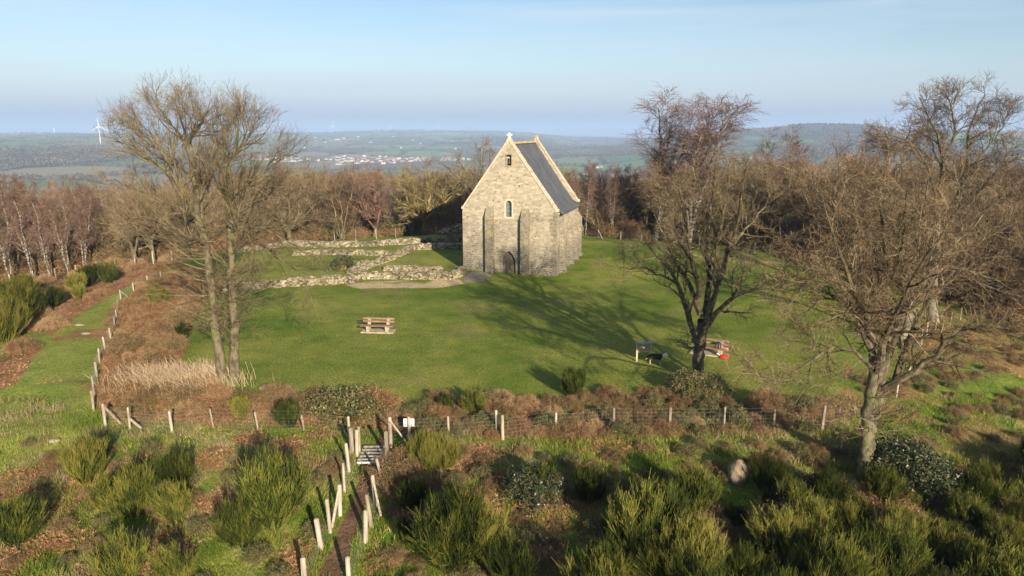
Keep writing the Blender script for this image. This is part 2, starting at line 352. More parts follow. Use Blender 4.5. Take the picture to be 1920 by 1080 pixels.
MT['pane_dark'] = nmat('house_pane', [(0.3, (.03, .035, .04)), (0.7, (.06, .07, .08))], 1, 2, rough=0.2, spec=0.5)
MT['fard'] = nmat('distant_tree_twigs', [(0.25, (.04, .042, .024)), (0.5, (.11, .09, .055)), (0.75, (.19, .15, .09))], 0.006, 4, coord='World', island=0.6)
MT['conif'] = nmat('distant_conifer', [(0.25, (.012, .028, .012)), (0.75, (.035, .06, .025))], 0.02, 4, coord='World', island=0.6)

# chapel stone: irregular courses, pale joints, weather staining and lichen
def stone_mat(name, warm, grey, stain=1.0, lich=(0.62, 0.70)):
    m, n, l, b = newmat(name, 0.92, 0.15)
    t = n.new('ShaderNodeTexCoord'); s = n.new('ShaderNodeSeparateXYZ'); l.new(t.outputs['Object'], s.inputs[0])
    a = n.new('ShaderNodeMath'); a.operation = 'ADD'; l.new(s.outputs[0], a.inputs[0]); l.new(s.outputs[1], a.inputs[1])
    nz = n.new('ShaderNodeTexNoise'); nz.inputs['Scale'].default_value = 0.9; nz.inputs['Detail'].default_value = 3; l.new(t.outputs['Object'], nz.inputs['Vector'])
    nz.inputs['Roughness'].default_value = .6
    def off(src, k):
        q = n.new('ShaderNodeMath'); q.operation = 'MULTIPLY_ADD'; q.inputs[1].default_value = k; l.new(nz.outputs[0], q.inputs[0]); l.new(src, q.inputs[2]); return q.outputs[0]
    c = n.new('ShaderNodeCombineXYZ'); l.new(off(a.outputs[0], 0.9), c.inputs[0]); l.new(off(s.outputs[2], 0.6), c.inputs[1])
    br = n.new('ShaderNodeTexBrick'); br.inputs['Scale'].default_value = 1.0; br.inputs['Brick Width'].default_value = 0.40; br.inputs['Row Height'].default_value = 0.20
    br.inputs['Mortar Size'].default_value = 0.022; br.inputs['Mortar Smooth'].default_value = 0.2; br.inputs['Bias'].default_value = 0.0
    br.inputs['Color1'].default_value = (0, 0, 0, 1); br.inputs['Color2'].default_value = (1, 1, 1, 1); br.inputs['Mortar'].default_value = (.5, .5, .5, 1)
    br.offset_frequency = 2; br.squash = 0.7; br.squash_frequency = 3
    l.new(c.outputs[0], br.inputs['Vector'])
    n2 = n.new('ShaderNodeTexNoise'); n2.inputs['Scale'].default_value = 5; n2.inputs['Detail'].default_value = 6; l.new(t.outputs['Object'], n2.inputs['Vector'])
    mixf = n.new('ShaderNodeMixRGB'); mixf.inputs[0].default_value = 0.5; l.new(br.outputs['Color'], mixf.inputs[1]); l.new(n2.outputs[0], mixf.inputs[2])
    rw = ramp(n, [(0.15, [x * .50 for x in warm]), (0.34, [x * .82 for x in warm]), (0.55, warm), (0.8, [x * 1.28 for x in warm])])
    rg = ramp(n, [(0.12, [x * .42 for x in grey]), (0.35, [x * .8 for x in grey]), (0.6, grey), (0.85, [x * 1.3 for x in grey])])
    l.new(mixf.outputs[0], rw.inputs[0]); l.new(mixf.outputs[0], rg.inputs[0])
    # stain mask: more towards the foot of the walls, broken up by noise
    n3 = n.new('ShaderNodeTexNoise'); n3.inputs['Scale'].default_value = 0.45; n3.inputs['Detail'].default_value = 7; n3.inputs['Roughness'].default_value = 0.65; l.new(t.outputs['Object'], n3.inputs['Vector'])
    q = n.new('ShaderNodeMapRange'); q.inputs[1].default_value = 0; q.inputs[2].default_value = 7.5; q.inputs[3].default_value = 0.27 * stain; q.inputs[4].default_value = -0.08; l.new(s.outputs[2], q.inputs[0])
    ad = n.new('ShaderNodeMath'); ad.operation = 'ADD'; l.new(q.outputs[0], ad.inputs[0]); l.new(n3.outputs[0], ad.inputs[1])
    rs = ramp(n, [(0.50, (0, 0, 0)), (0.82, (1, 1, 1))]); l.new(ad.outputs[0], rs.inputs[0])
    mx = n.new('ShaderNodeMixRGB'); l.new(rs.outputs[0], mx.inputs[0]); l.new(rw.outputs[0], mx.inputs[1]); l.new(rg.outputs[0], mx.inputs[2])
    # joints
    mj = n.new('ShaderNodeMixRGB'); mj.inputs[2].default_value = tuple(x * 1.15 for x in warm) + (1,)
    jf = n.new('ShaderNodeMath'); jf.operation = 'MULTIPLY'; jf.inputs[1].default_value = 0.5; l.new(br.outputs['Fac'], jf.inputs[0]); l.new(jf.outputs[0], mj.inputs[0]); l.new(mx.outputs[0], mj.inputs[1])
    # yellow lichen
    n4 = n.new('ShaderNodeTexNoise'); n4.inputs['Scale'].default_value = 0.8; n4.inputs['Detail'].default_value = 8; n4.inputs['Roughness'].default_value = 0.7; l.new(t.outputs['Object'], n4.inputs['Vector'])
    rl = ramp(n, [(lich[0], (0, 0, 0)), (lich[1], (.6, .6, .6))]); l.new(n4.outputs[0], rl.inputs[0])
    ml = n.new('ShaderNodeMixRGB'); ml.inputs[2].default_value = (.38, .28, .09, 1); l.new(rl.outputs[0], ml.inputs[0]); l.new(mj.outputs[0], ml.inputs[1])
    l.new(ml.outputs[0], b.inputs['Base Color'])
    bp = n.new('ShaderNodeBump'); bp.inputs['Strength'].default_value = 0.7; bp.inputs['Distance'].default_value = 0.03
    hh = n.new('ShaderNodeMath'); hh.operation = 'SUBTRACT'; l.new(n2.outputs[0], hh.inputs[0]); l.new(br.outputs['Fac'], hh.inputs[1]); l.new(hh.outputs[0], bp.inputs['Height']); l.new(bp.outputs[0], b.inputs['Normal'])
    return m
MT['stone'] = stone_mat('chapel_stone', (.375, .325, .245), (.125, .114, .093), 1.3, (.60, .70))
MT['stone_b'] = stone_mat('buttress_stone', (.27, .235, .17), (.10, .09, .072), 1.3, (.56, .68))
MT['coping'] = nmat('coping_stone_lichen', [(0.3, (.36, .27, .13)), (0.45, (.48, .40, .28)), (0.6, (.52, .46, .36)), (0.75, (.40, .26, .08))], 3, 7, bump=0.3)
MT['lichen'] = nmat('ridge_lichen', [(0.3, (.30, .17, .06)), (0.5, (.44, .28, .10)), (0.7, (.50, .40, .26))], 4, 7, bump=0.3)
m, n, l, b = newmat('slate_roof', 0.6, 0.35); MT['slate'] = m
t = n.new('ShaderNodeTexCoord'); br = n.new('ShaderNodeTexBrick'); br.inputs['Scale'].default_value = 1; br.inputs['Brick Width'].default_value = .26; br.inputs['Row Height'].default_value = .17; br.inputs['Mortar Size'].default_value = .008
br.inputs['Color1'].default_value = (.078, .082, .094, 1); br.inputs['Color2'].default_value = (.105, .108, .120, 1); br.inputs['Mortar'].default_value = (.045, .05, .06, 1)
s = n.new('ShaderNodeSeparateXYZ'); c = n.new('ShaderNodeCombineXYZ'); l.new(t.outputs['Object'], s.inputs[0]); l.new(s.outputs[1], c.inputs[0]); l.new(s.outputs[2], c.inputs[1]); l.new(c.outputs[0], br.inputs['Vector'])
nz = n.new('ShaderNodeTexNoise'); nz.inputs['Scale'].default_value = 1.1; nz.inputs['Detail'].default_value = 7; mp = n.new('ShaderNodeMapping'); mp.inputs['Scale'].default_value = (1, 1.6, .5); l.new(t.outputs['Object'], mp.inputs[0]); l.new(mp.outputs[0], nz.inputs['Vector'])
rr_ = ramp(n, [(0.3, (.72, .72, .74)), (0.7, (1.3, 1.28, 1.22))]); l.new(nz.outputs[0], rr_.inputs[0])
mx = n.new('ShaderNodeMixRGB'); mx.blend_type = 'MULTIPLY'; mx.inputs[0].default_value = 1; l.new(br.outputs['Color'], mx.inputs[1]); l.new(rr_.outputs[0], mx.inputs[2]); l.new(mx.outputs[0], b.inputs['Base Color'])
bp = n.new('ShaderNodeBump'); bp.inputs['Strength'].default_value = .5; bp.inputs['Distance'].default_value = .02; l.new(br.outputs['Fac'], bp.inputs['Height']); bp.invert = True; l.new(bp.outputs[0], b.inputs['Normal'])
m, n, l, b = newmat('window_glass', 0.25, 0.6); MT['glass'] = m
t = n.new('ShaderNodeTexCoord'); nz = n.new('ShaderNodeTexNoise'); nz.inputs['Scale'].default_value = 7; l.new(t.outputs['Object'], nz.inputs['Vector'])
r_ = ramp(n, [(0.35, (.10, .13, .14)), (0.65, (.20, .24, .25))]); l.new(nz.outputs[0], r_.inputs[0]); l.new(r_.outputs[0], b.inputs['Base Color'])
MT['door'] = nmat('door_wood', [(0.3, (.06, .042, .034)), (0.5, (.125, .09, .075)), (0.7, (.22, .175, .15))], 3, 7, bump=0.4, stretch=(6, 1, .5))

# ------------------------------------------------------------------ regions of the ground (outlines measured on the photo, laid on the terrain)
def region(pix): return np.array([tuple(P(x, y))[:2] for x, y in pix])
def inside(poly, x, y):
    x = np.asarray(x); y = np.asarray(y); c = np.zeros(x.shape, bool); n = len(poly); j = n - 1
    for i in range(n):
        xi, yi = poly[i]; xj, yj = poly[j]
        q = ((yi > y) != (yj > y)); c ^= q & (x < (xj - xi) * (y - yi) / ((yj - yi) if yj != yi else 1e-9) + xi); j = i
    return c
LAWN = region([(455, 738), (560, 742), (610, 738), (700, 752), (760, 780), (810, 752), (900, 742), (1000, 752), (1100, 742), (1200, 735), (1300, 748), (1430, 765), (1520, 748), (1580, 690), (1660, 640), (1720, 590), (1740, 550), (1690, 515), (1570, 500), (1460, 478), (1300, 466), (1200, 452), (1090, 447), (860, 442), (700, 452), (480, 468), (380, 488), (430, 520), (455, 545), (370, 590), (330, 625), (350, 680), (400, 720)])
GPATH = region([(-60, 900), (-60, 760), (30, 720), (90, 640), (135, 600), (230, 545), (300, 512), (345, 500), (335, 515), (250, 540), (223, 580), (205, 630), (186, 690), (174, 775), (200, 800), (300, 815), (120, 850), (60, 880)])
BLEFT = region([(-80, 530), (60, 525), (200, 500), (330, 478), (345, 498), (300, 510), (225, 545), (140, 595), (90, 640), (30, 715), (-70, 760)])
SCRUB = region([(178, 772), (190, 690), (208, 625), (228, 570), (255, 540), (310, 515), (360, 505), (410, 540), (365, 585), (325, 625), (345, 690), (400, 730), (440, 742), (560, 745), (640, 790), (560, 800), (400, 795), (300, 790), (200, 780)])
BANK = region([(560, 742), (610, 738), (700, 752), (745, 790), (780, 770), (820, 752), (900, 742), (1000, 752), (1100, 742), (1200, 735), (1300, 748), (1430, 765), (1560, 760), (1600, 790), (1500, 812), (1350, 815), (1200, 818), (1000, 822), (850, 822), (760, 815), (700, 800), (640, 800)])
DIRT = region([(590, 1090), (640, 1090), (668, 1000), (690, 930), (702, 880), (722, 850), (728, 810), (760, 780), (800, 758), (790, 752), (745, 778), (712, 815), (690, 860), (672, 900), (650, 960), (620, 1030)])
LANE = region([(560, 1110), (660, 1110), (692, 985), (715, 900), (732, 830), (725, 800), (670, 810), (655, 870), (636, 930), (605, 1010)])
WORN = region([(640, 532), (700, 528), (800, 524), (862, 524), (870, 532), (820, 540), (740, 540), (670, 541)])
WORN2 = region([(868, 512), (900, 510), (925, 516), (905, 526), (872, 530)])
SLOPE = region([(1560, 760), (1600, 700), (1690, 650), (1760, 600), (1800, 560), (2150, 560), (2150, 900), (1800, 900), (1650, 850), (1560, 800)])
rngB = np.random.default_rng(5)
BRK = [(50, 900, 1.6), (90, 950, 1.5), (120, 1010, 1.3), (230, 1050, 1.5), (150, 905, 1.0), (400, 860, 1.2), (430, 945, 1.5), (540, 838, 1.3), (470, 820, .9), (600, 815, 1.0), (860, 865, 1.7), (900, 850, 1.2), (900, 950, 1.6), (930, 1010, 1.5), (1010, 960, 1.6), (1075, 950, 1.5), (965, 772, 1.4), (990, 800, 1.2), (1020, 1040, 1.3), (310, 600, 2.5), (250, 660, 2.0), (30, 590, 3.0), (40, 700, 2.2), (1850, 650, 2.5), (1790, 610, 2.2), (560, 1045, 1.0), (720, 1050, .9), (300, 1050, 1.4), (20, 1060, 1.5), (760, 960, .8), (640, 760, 1.2), (1120, 830, .9), (1500, 780, 1.0), (270, 560, 3), (1880, 690, 1.8), (560, 880, .8), (960, 900, 1.2), (1130, 1010, 1.0), (360, 740, 1.2)]
BRK = [(tuple(P(x, y))[:2], r * .88) for x, y, r in BRK]
def brk(x, y):
    v = np.zeros(np.shape(x))
    for (cx, cy), r in BRK:
        v = np.maximum(v, sst(1.25, 0.5, np.hypot(x - cx, (y - cy)) / r * (0.7 + 0.6 * fbm(x, y, 1.2, 41, 3))))
    n_ = fbm(x, y, 3.2, 23, 4)
    v = np.maximum(v, sst(0.64, 0.72, n_) * 0.7)
    v = np.maximum(v, np.where(inside(BLEFT, x, y), sst(.30, .5, fbm(x, y, 5, 3)), 0))
    return v
# field pattern of the far country
CELL = 270.0
def fields(x, y):
    u = x / CELL; v = y / (CELL * 1.5) ; u = u + 0.3 * (vn(x / 900, y / 900, 71) - .5); v = v + 0.3 * (vn(x / 800, y / 800, 72) - .5)
    iu = np.floor(u); iv = np.floor(v)
    d1 = np.full(u.shape, 9.0); d2 = np.full(u.shape, 9.0); idr = np.zeros(u.shape); idq = np.zeros(u.shape)
    for a in (-1, 0, 1):
        for b_ in (-1, 0, 1):
            cu = iu + a; cv = iv + b_
            pu = cu + .1 + .8 * _h(cu, cv, 81); pv = cv + .1 + .8 * _h(cu, cv, 82)
            d = np.hypot(u - pu, v - pv)
            m1 = d < d1
            d2 = np.where(m1, d1, np.minimum(d2, d))
            idr = np.where(m1, _h(cu, cv, 83), idr); idq = np.where(m1, _h(cu, cv, 84), idq)
            d1 = np.where(m1, d, d1)
    return (d2 - d1) * CELL * .6, idr, idq
def woodmask(x, y):
    return fbm(x, y, 1300, 91, 3)
FC = 1.25 * np.array([(.10, .17, .055), (.13, .20, .07), (.20, .17, .10), (.09, .14, .05), (.26, .21, .13), (.15, .19, .08), (.12, .10, .06)])

# ------------------------------------------------------------------ the ground, one sheet to the horizon
rad = np.concatenate([np.linspace(0.5, 12, 12), np.arange(12.2, 100, 0.22), np.geomspace(100, 22000, 330)])
ang = np.concatenate([np.linspace(-180, -52, 44)[:-1], np.arange(-52, 52, 0.15), np.linspace(52, 180, 44)[:-1]])
A_, R_ = np.meshgrid(np.radians(ang), rad)
GX = (R_ * np.sin(A_)); GY = (R_ * np.cos(A_)); gx = GX.ravel(); gy = GY.ravel(); gz = H(gx, gy)
inl = inside(LAWN, gx, gy); D_ = np.hypot(gx, gy)
nb = fbm(gx, gy, 6, 51); nf = fbm(gx, gy, 0.8, 55, 3); nm = fbm(gx, gy, 2.2, 58, 4)
def lerp(a, b, t): return a + (b - a) * t[:, None]
gr = lerp(np.array([[.095, .165, .02]]), np.array([[.21, .225, .045]]), np.clip(nm * 1.4 - .2 + (nb - .5) * 0.8, 0, 1))
gr = lerp(gr, np.array([[.26, .24, .09]]), sst(.55, .72, nm) * .55)
br_ = lerp(np.array([[.13, .072, .034]]), np.array([[.36, .20, .10]]), nf)
rgh = lerp(gr, br_, brk(gx, gy))
lawn = lerp(np.array([[.088, .140, .016]]), np.array([[.20, .212, .045]]), np.clip((nb - .5) * 2.2 + (nf - .5) * .5 + .48, 0, 1))
lawn = lerp(lawn, np.array([[.20, .17, .075]]), sst(.62, .8, fbm(gx, gy, 3.1, 66, 3)) * .5)
col = rgh
gp = inside(GPATH, gx, gy); col = np.where(gp[:, None], lerp(lerp(np.array([[.13, .19, .028]]), np.array([[.25, .26, .065]]), nm), br_, sst(.60, .7, nb)), col)
sc = inside(SCRUB, gx, gy) | inside(BANK, gx, gy); col = np.where(sc[:, None], lerp(br_, gr, sst(.5, .62, nm) * .6), col)
sl_ = inside(SLOPE, gx, gy); col = np.where(sl_[:, None], lerp(gr, br_ * .9, sst(.42, .6, nm) * .7), col)
col = np.where(inl[:, None], lawn, col)
di = inside(DIRT, gx, gy); col = np.where(di[:, None], lerp(np.array([[.09, .055, .033]]), np.array([[.17, .11, .07]]), nf), col)
wo = inside(WORN, gx, gy); col = np.where(wo[:, None], lerp(lawn, np.array([[.42, .33, .21]]), sst(.30, .5, nm)), col)
wo = inside(WORN2, gx, gy); col = np.where(wo[:, None], np.array([[.22, .205, .17]]) * (.8 + .4 * nf[:, None]), col)
# worn track across the back of the lawn on the right
trk = [tuple(P(x, y))[:2] for x, y in ((1255, 470), (1300, 478), (1360, 488), (1430, 492), (1500, 498), (1560, 508))]
dt = np.min([np.hypot(gx - a, (gy - b_)) for a, b_ in [(trk[i][0] * (1 - s) + trk[i + 1][0] * s, trk[i][1] * (1 - s) + trk[i + 1][1] * s) for i in range(len(trk) - 1) for s in np.linspace(0, 1, 9)]], axis=0)
col = lerp(col, np.array([[.36, .30, .20]]), sst(1.1, .3, dt + nf * .6) * .8)
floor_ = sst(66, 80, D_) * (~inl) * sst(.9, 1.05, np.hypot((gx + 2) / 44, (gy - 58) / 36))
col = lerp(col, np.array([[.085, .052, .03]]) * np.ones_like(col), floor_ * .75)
ed, ir, iq = fields(gx, gy); fc = FC[(ir * 6.99).astype(int)]
wm = woodmask(gx, gy); fc = lerp(fc, np.array([[.075, .062, .035]]), sst(.62, .66, wm)); fc = lerp(fc, np.array([[.05, .05, .025]]), sst(14, 4, ed))
col = lerp(col, fc, sst(160, 260, D_))
nr, na = GX.shape; idx = np.arange(nr * na).reshape(nr, na); nx = np.roll(idx, -1, 1)
F = np.stack([idx[:-1], idx[1:], nx[1:], nx[:-1]], -1).reshape(-1, 4)[:, ::-1]
m, n, l, b = newmat('ground', 0.95, 0.1); MT['ground'] = m
at = n.new('ShaderNodeAttribute'); at.attribute_name = 'gcol'; g = n.new('ShaderNodeNewGeometry')
nz = n.new('ShaderNodeTexNoise'); nz.inputs['Scale'].default_value = 7; nz.inputs['Detail'].default_value = 8; nz.inputs['Roughness'].default_value = .72; l.new(g.outputs['Position'], nz.inputs['Vector'])
rp = ramp(n, [(0.30, (.42, .46, .40)), (0.5, (1, 1, 1)), (0.70, (1.75, 1.6, 1.45))]); l.new(nz.outputs[0], rp.inputs[0])
mx = n.new('ShaderNodeMixRGB'); mx.blend_type = 'MULTIPLY'; mx.inputs[0].default_value = 1; l.new(at.outputs['Color'], mx.inputs[1]); l.new(rp.outputs[0], mx.inputs[2])
nz2 = n.new('ShaderNodeTexNoise'); nz2.inputs['Scale'].default_value = .55; nz2.inputs['Detail'].default_value = 9; nz2.inputs['Roughness'].default_value = .68; l.new(g.outputs['Position'], nz2.inputs['Vector'])
rp2 = ramp(n, [(0.32, (.72, .80, .72)), (0.5, (1, 1, 1)), (0.68, (1.28, 1.18, 1.10))]); l.new(nz2.outputs[0], rp2.inputs[0])
mx2 = n.new('ShaderNodeMixRGB'); mx2.blend_type = 'MULTIPLY'; mx2.inputs[0].default_value = 1; l.new(mx.outputs[0], mx2.inputs[1]); l.new(rp2.outputs[0], mx2.inputs[2]); l.new(mx2.outputs[0], b.inputs['Base Color'])
bp = n.new('ShaderNodeBump'); bp.inputs['Strength'].default_value = .8; bp.inputs['Distance'].default_value = .10; l.new(nz.outputs[0], bp.inputs['Height']); l.new(bp.outputs[0], b.inputs['Normal'])
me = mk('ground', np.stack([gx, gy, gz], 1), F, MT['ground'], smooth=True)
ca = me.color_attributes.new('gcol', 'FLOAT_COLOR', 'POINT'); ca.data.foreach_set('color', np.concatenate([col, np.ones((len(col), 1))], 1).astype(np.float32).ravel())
tag(link('ground', me), kind='structure')

# ================================================================== CHAPEL
CH = thing('chapel', 'small old stone chapel with steep slate roof and gable front on the lawn', 'chapel', (-0.31, 66.70, -0.02), R(-17))
def arch(xc, w, z0, zs, pointed=False, n=7):
    """outline of an arched opening: foot z0, springing zs"""
    h = w / 2; p = [(xc - h, z0)]
    if pointed:
        L = [(xc + h + w * math.cos(math.pi - math.pi / 3 * i / n), zs + w * math.sin(math.pi - math.pi / 3 * i / n)) for i in range(n + 1)]
        p = p + L + [(2 * xc - x, z) for x, z in reversed(L[:-1])] + [(xc + h, z0)]
    else:
        for i in range(2 * n): a = math.pi * (1 - i / (2 * n - 1)); p.append((xc + h * math.cos(a), zs + h * math.sin(a)))
        p.append((xc + h, z0))
    return p
HW, LEN, EV, SPR, APX = 4.85, 10.5, 6.1, 6.6, 13.1
door = arch(0.0, 1.42, -0.05, 1.15, True)
win = arch(0.0, .66, 5.75, 7.08); bellh = [(-.27, 10.72), (-.27, 11.72), (.27, 11.72), (.27, 10.72)]
outer = [(-HW, -.05)] + door + [(HW, -.05), (HW, SPR), (HW - .25, SPR + .02), (0.12, APX), (-.12, APX), (-HW + .25, SPR + .02), (-HW, SPR)]
holes = [list(reversed(win)), list(reversed(bellh))]
for hx, hz in ((1.05, 8.8), (-1.6, 7.35), (1.02, 7.2), (-2.6, 4.6)): holes.append([(hx - .06, hz - .07), (hx + .06, hz - .07), (hx + .06, hz + .07), (hx - .06, hz + .07)])
fw = MB().extr([outer] + holes, 0, .75).build('wall', MT['stone'], CH)
MB().extr([[(-HW + .1, -.05), (HW - .1, -.05), (HW - .1, SPR), (0, APX - .1), (-HW + .1, SPR)]], LEN - .7, LEN).build('wall', MT['stone'], CH)
sw = MB().box((HW - .36, LEN / 2 + .02, EV / 2), (.7, LEN - 1.46, EV)).build('wall', MT['stone'], CH)
MB().box((-HW + .36, LEN / 2 + .02, EV / 2), (.7, LEN - 1.46, EV)).build('wall', MT['stone'], CH)
MB().box((HW - .34, LEN / 2, EV + .06), (.82, LEN - 1.4, .14)).build('cornice', MT['coping'], CH)
# buttresses with sloping heads
def buttress(xc, w, d, z1, z2, plinth=True):
    b = MB(); pr = [(-d, -.05), (-d, z1), (-.0, z2), (0.02, z2), (0.02, -.05)]
    vs = [(xc - w / 2, y, z) for y, z in pr] + [(xc + w / 2, y, z) for y, z in pr]; k = len(pr)
    b.add(vs, [tuple(range(k)), tuple(range(2 * k - 1, k - 1, -1))] + [(i, (i + 1) % k, k + (i + 1) % k, k + i) for i in range(k)])
    if plinth: b.box((xc, -d / 2 - .04, .12), (w + .14, d + .06, .34))
    return b
buttress(-1.92, .80, .50, 5.75, 6.8, False).build('buttress', MT['stone_b'], CH)
buttress(1.72, .82, .50, 5.55, 6.6, False).build('buttress', MT['stone_b'], CH)
for yc, w, d, z1, z2 in ((1.9, .85, .35, 4.6, 5.1), (5.2, .8, .42, 5.0, 5.5), (7.8, .75, .42, 5.2, 5.6), (10.05, .8, .38, 4.7, 5.3)):
    b = buttress(0, w, d, z1, z2, False)
    b.box((0, -d / 2 - .1, .35), (w + .1, d + .2, .8), taper=.93)
    o = b.build('buttress', MT['stone'], CH); o.location = (HW - .01, yc, 0); o.rotation_euler = (0, 0, R(90))
# quoins of larger blocks up the right corner
q = MB(); rq = random.Random(3); z = 0
while z < 6.3:
    h = rq.uniform(.26, .36); w = rq.uniform(.35, .75); q.box((HW - w / 2 + .012, -.006, z + h / 2), (w, .03, h - .03)); z += h
q.build('quoin', MT['stone_b'], CH)
# roof: two slabs with a slight flare at the eaves, pointed ridge
def roofside(sg):
    prof = [(0, APX - .32), (1.6, APX - .32 - 2.32), (3.2, APX - .32 - 4.62), (4.3, APX - .32 - 6.12), (4.95, EV + .22), (5.22, EV - .02)]
    b = MB(); ny = 14
    for th_ in (0, -.14):
        pass
    vs = []; rs = random.Random(4)
    for j in range(ny + 1):
        y = .72 + (LEN - .6 - .72) * j / ny
        for x, zz in prof:
            sag = -.05 * math.sin(math.pi * j / ny) * (1 - x / 6) + rs.uniform(-.012, .012)
            vs.append((sg * x, y, zz + sag))
    k = len(prof); t = len(vs); vs += [(x - sg * .09, y, zz - .12) for x, y, zz in vs]
    fs = []
    for j in range(ny):
        for i in range(k - 1):
            a = j * k + i; fs.append((a, a + 1, a + k + 1, a + k)); fs.append((t + a, t + a + k, t + a + k + 1, t + a + 1))
        fs.append((j * k + k - 1, t + j * k + k - 1, t + (j + 1) * k + k - 1, (j + 1) * k + k - 1))
    b.add(vs, fs)
    return b
roof = roofside(1).build('roof', MT['slate'], CH, smooth=True)
roofside(-1).build('roof', MT['slate'], CH, smooth=True)
rg = MB(); rs = random.Random(8)
for j in range(24):
    y = .9 + (LEN - 1.7) * (j + .5) / 24
    rg.box((0, y, APX - .27 + rs.uniform(-.02, .02)), (.34, .37, .16), taper=.6)
rg.build('ridge', MT['lichen'], CH)
# coping stones along both gables
def coping(y0, y1, name):
    b = MB(); rs = random.Random(9)
    for sg in (-1, 1):
        p0 = Vector((sg * (HW - .12), 0, SPR + .05)); p1 = Vector((0, 0, APX + .10)); n_ = 15
        for i in range(n_):
            a = p0.lerp(p1, i / n_); c = p0.lerp(p1, (i + .97) / n_); d = (c - a).normalized(); ng = Matrix.Rotation(math.atan2(d.z, d.x), 3, 'Y').inverted()
            cc = (a + c) / 2 + Vector((0, (y0 + y1) / 2 + rs.uniform(-.015, .015), rs.uniform(-.015, .015)))
            b.box(cc, ((c - a).length, y1 - y0, (y1 - y0) * .24), M=Matrix.Rotation(-math.atan2(d.z, d.x), 3, 'Y'))
    b.box((0, (y0 + y1) / 2, APX + .12), (.42, y1 - y0 + .02, .26), taper=.6)
    for sg in (-1, 1): b.box((sg * (HW - .04), (y0 + y1) / 2, SPR - .06), (.26, y1 - y0 + .03, .26), taper=.8)
    return b.build(name, MT['coping'], CH)
coping(-.05, .62, 'coping'); coping(LEN - .36, LEN + .02, 'coping')
MB().box((0, LEN - .25, APX + .30), (.26, .3, .34), taper=.5).build('finial', MT['lichen'], CH)
cr_ = MB().box((0, .28, APX + .36), (.16, .16, .34)).box((0, .28, APX + .50), (.50, .15, .15)).box((0, .28, APX + .64), (.15, .15, .14)).build('cross', MT['white'], CH)
# door, planks and hinges in a chamfered surround
dr = MB(); rs = random.Random(2)
inner = arch(0.0, 1.40, 0.0, 1.15, True)
dr.extr([inner], .30, .38); dob = dr.build('door', MT['door'], CH)
pk = MB()
for i in range(8):
    x = -.60 + .172 * i; zt = 1.15 + math.sqrt(max(0, 1.40 ** 2 - (abs(x) + .07 + .70) ** 2)) - .02
    pk.box((x, .29, zt / 2 + .02), (.157, .024, zt - .04))
pk.build('plank', MT['door'], dob)
MB().box((0.42, .265, 1.05), (.05, .05, .16)).build('handle', MT['black'], dob)
sur = MB(); o_ = arch(0.0, 1.68, -.05, 1.15, True); i_ = arch(0.0, 1.42, -0.05, 1.15, True)
k = min(len(o_), len(i_))
sur.extr([o_[:1] + o_[1:] + list(reversed(i_))], -.035, .02).build('door_surround', MT['stone'], CH)
# window
wf = MB(); wo_ = arch(0.0, .94, 5.60, 7.08); wi_ = arch(0.0, .60, 5.77, 7.05); wf.extr([wo_, list(reversed(wi_))], -.03, .06)
wob = wf.build('window', MT['coping'], CH)
MB().extr([arch(0.0, .61, 5.76, 7.05)], .26, .28).build('pane', MT['glass'], wob)
mu = MB().box((0, .25, 6.55), (.03, .03, 1.55))
for zz in (6.1, 6.5, 6.9): mu.box((0, .25, zz), (.58, .03, .03))
mu.build('glazing_bar', MT['black'], wob)
# bell in its opening
bl = MB().lathe([(.20, 0), (.17, .05), (.13, .22), (.11, .42), (.07, .50), (.02, .53)], 14).build('bell', MT['bell'], CH, smooth=True); bl.location = (0, .34, 10.86)
MB().bar((-.26, .34, 11.46), (.26, .34, 11.46), .10, .14).build('headstock', MT['coping'], bl).matrix_parent_inverse = Matrix.Translation((0, -.34, -10.86))
MB().extr([[(-.36, 10.63), (-.36, 11.82), (.36, 11.82), (.36, 10.63)], [(-.26, 10.73), (.26, 10.73), (.26, 11.71), (-.26, 11.71)]], -.02, .03).build('bell_opening_frame', MT['stone_b'], CH)

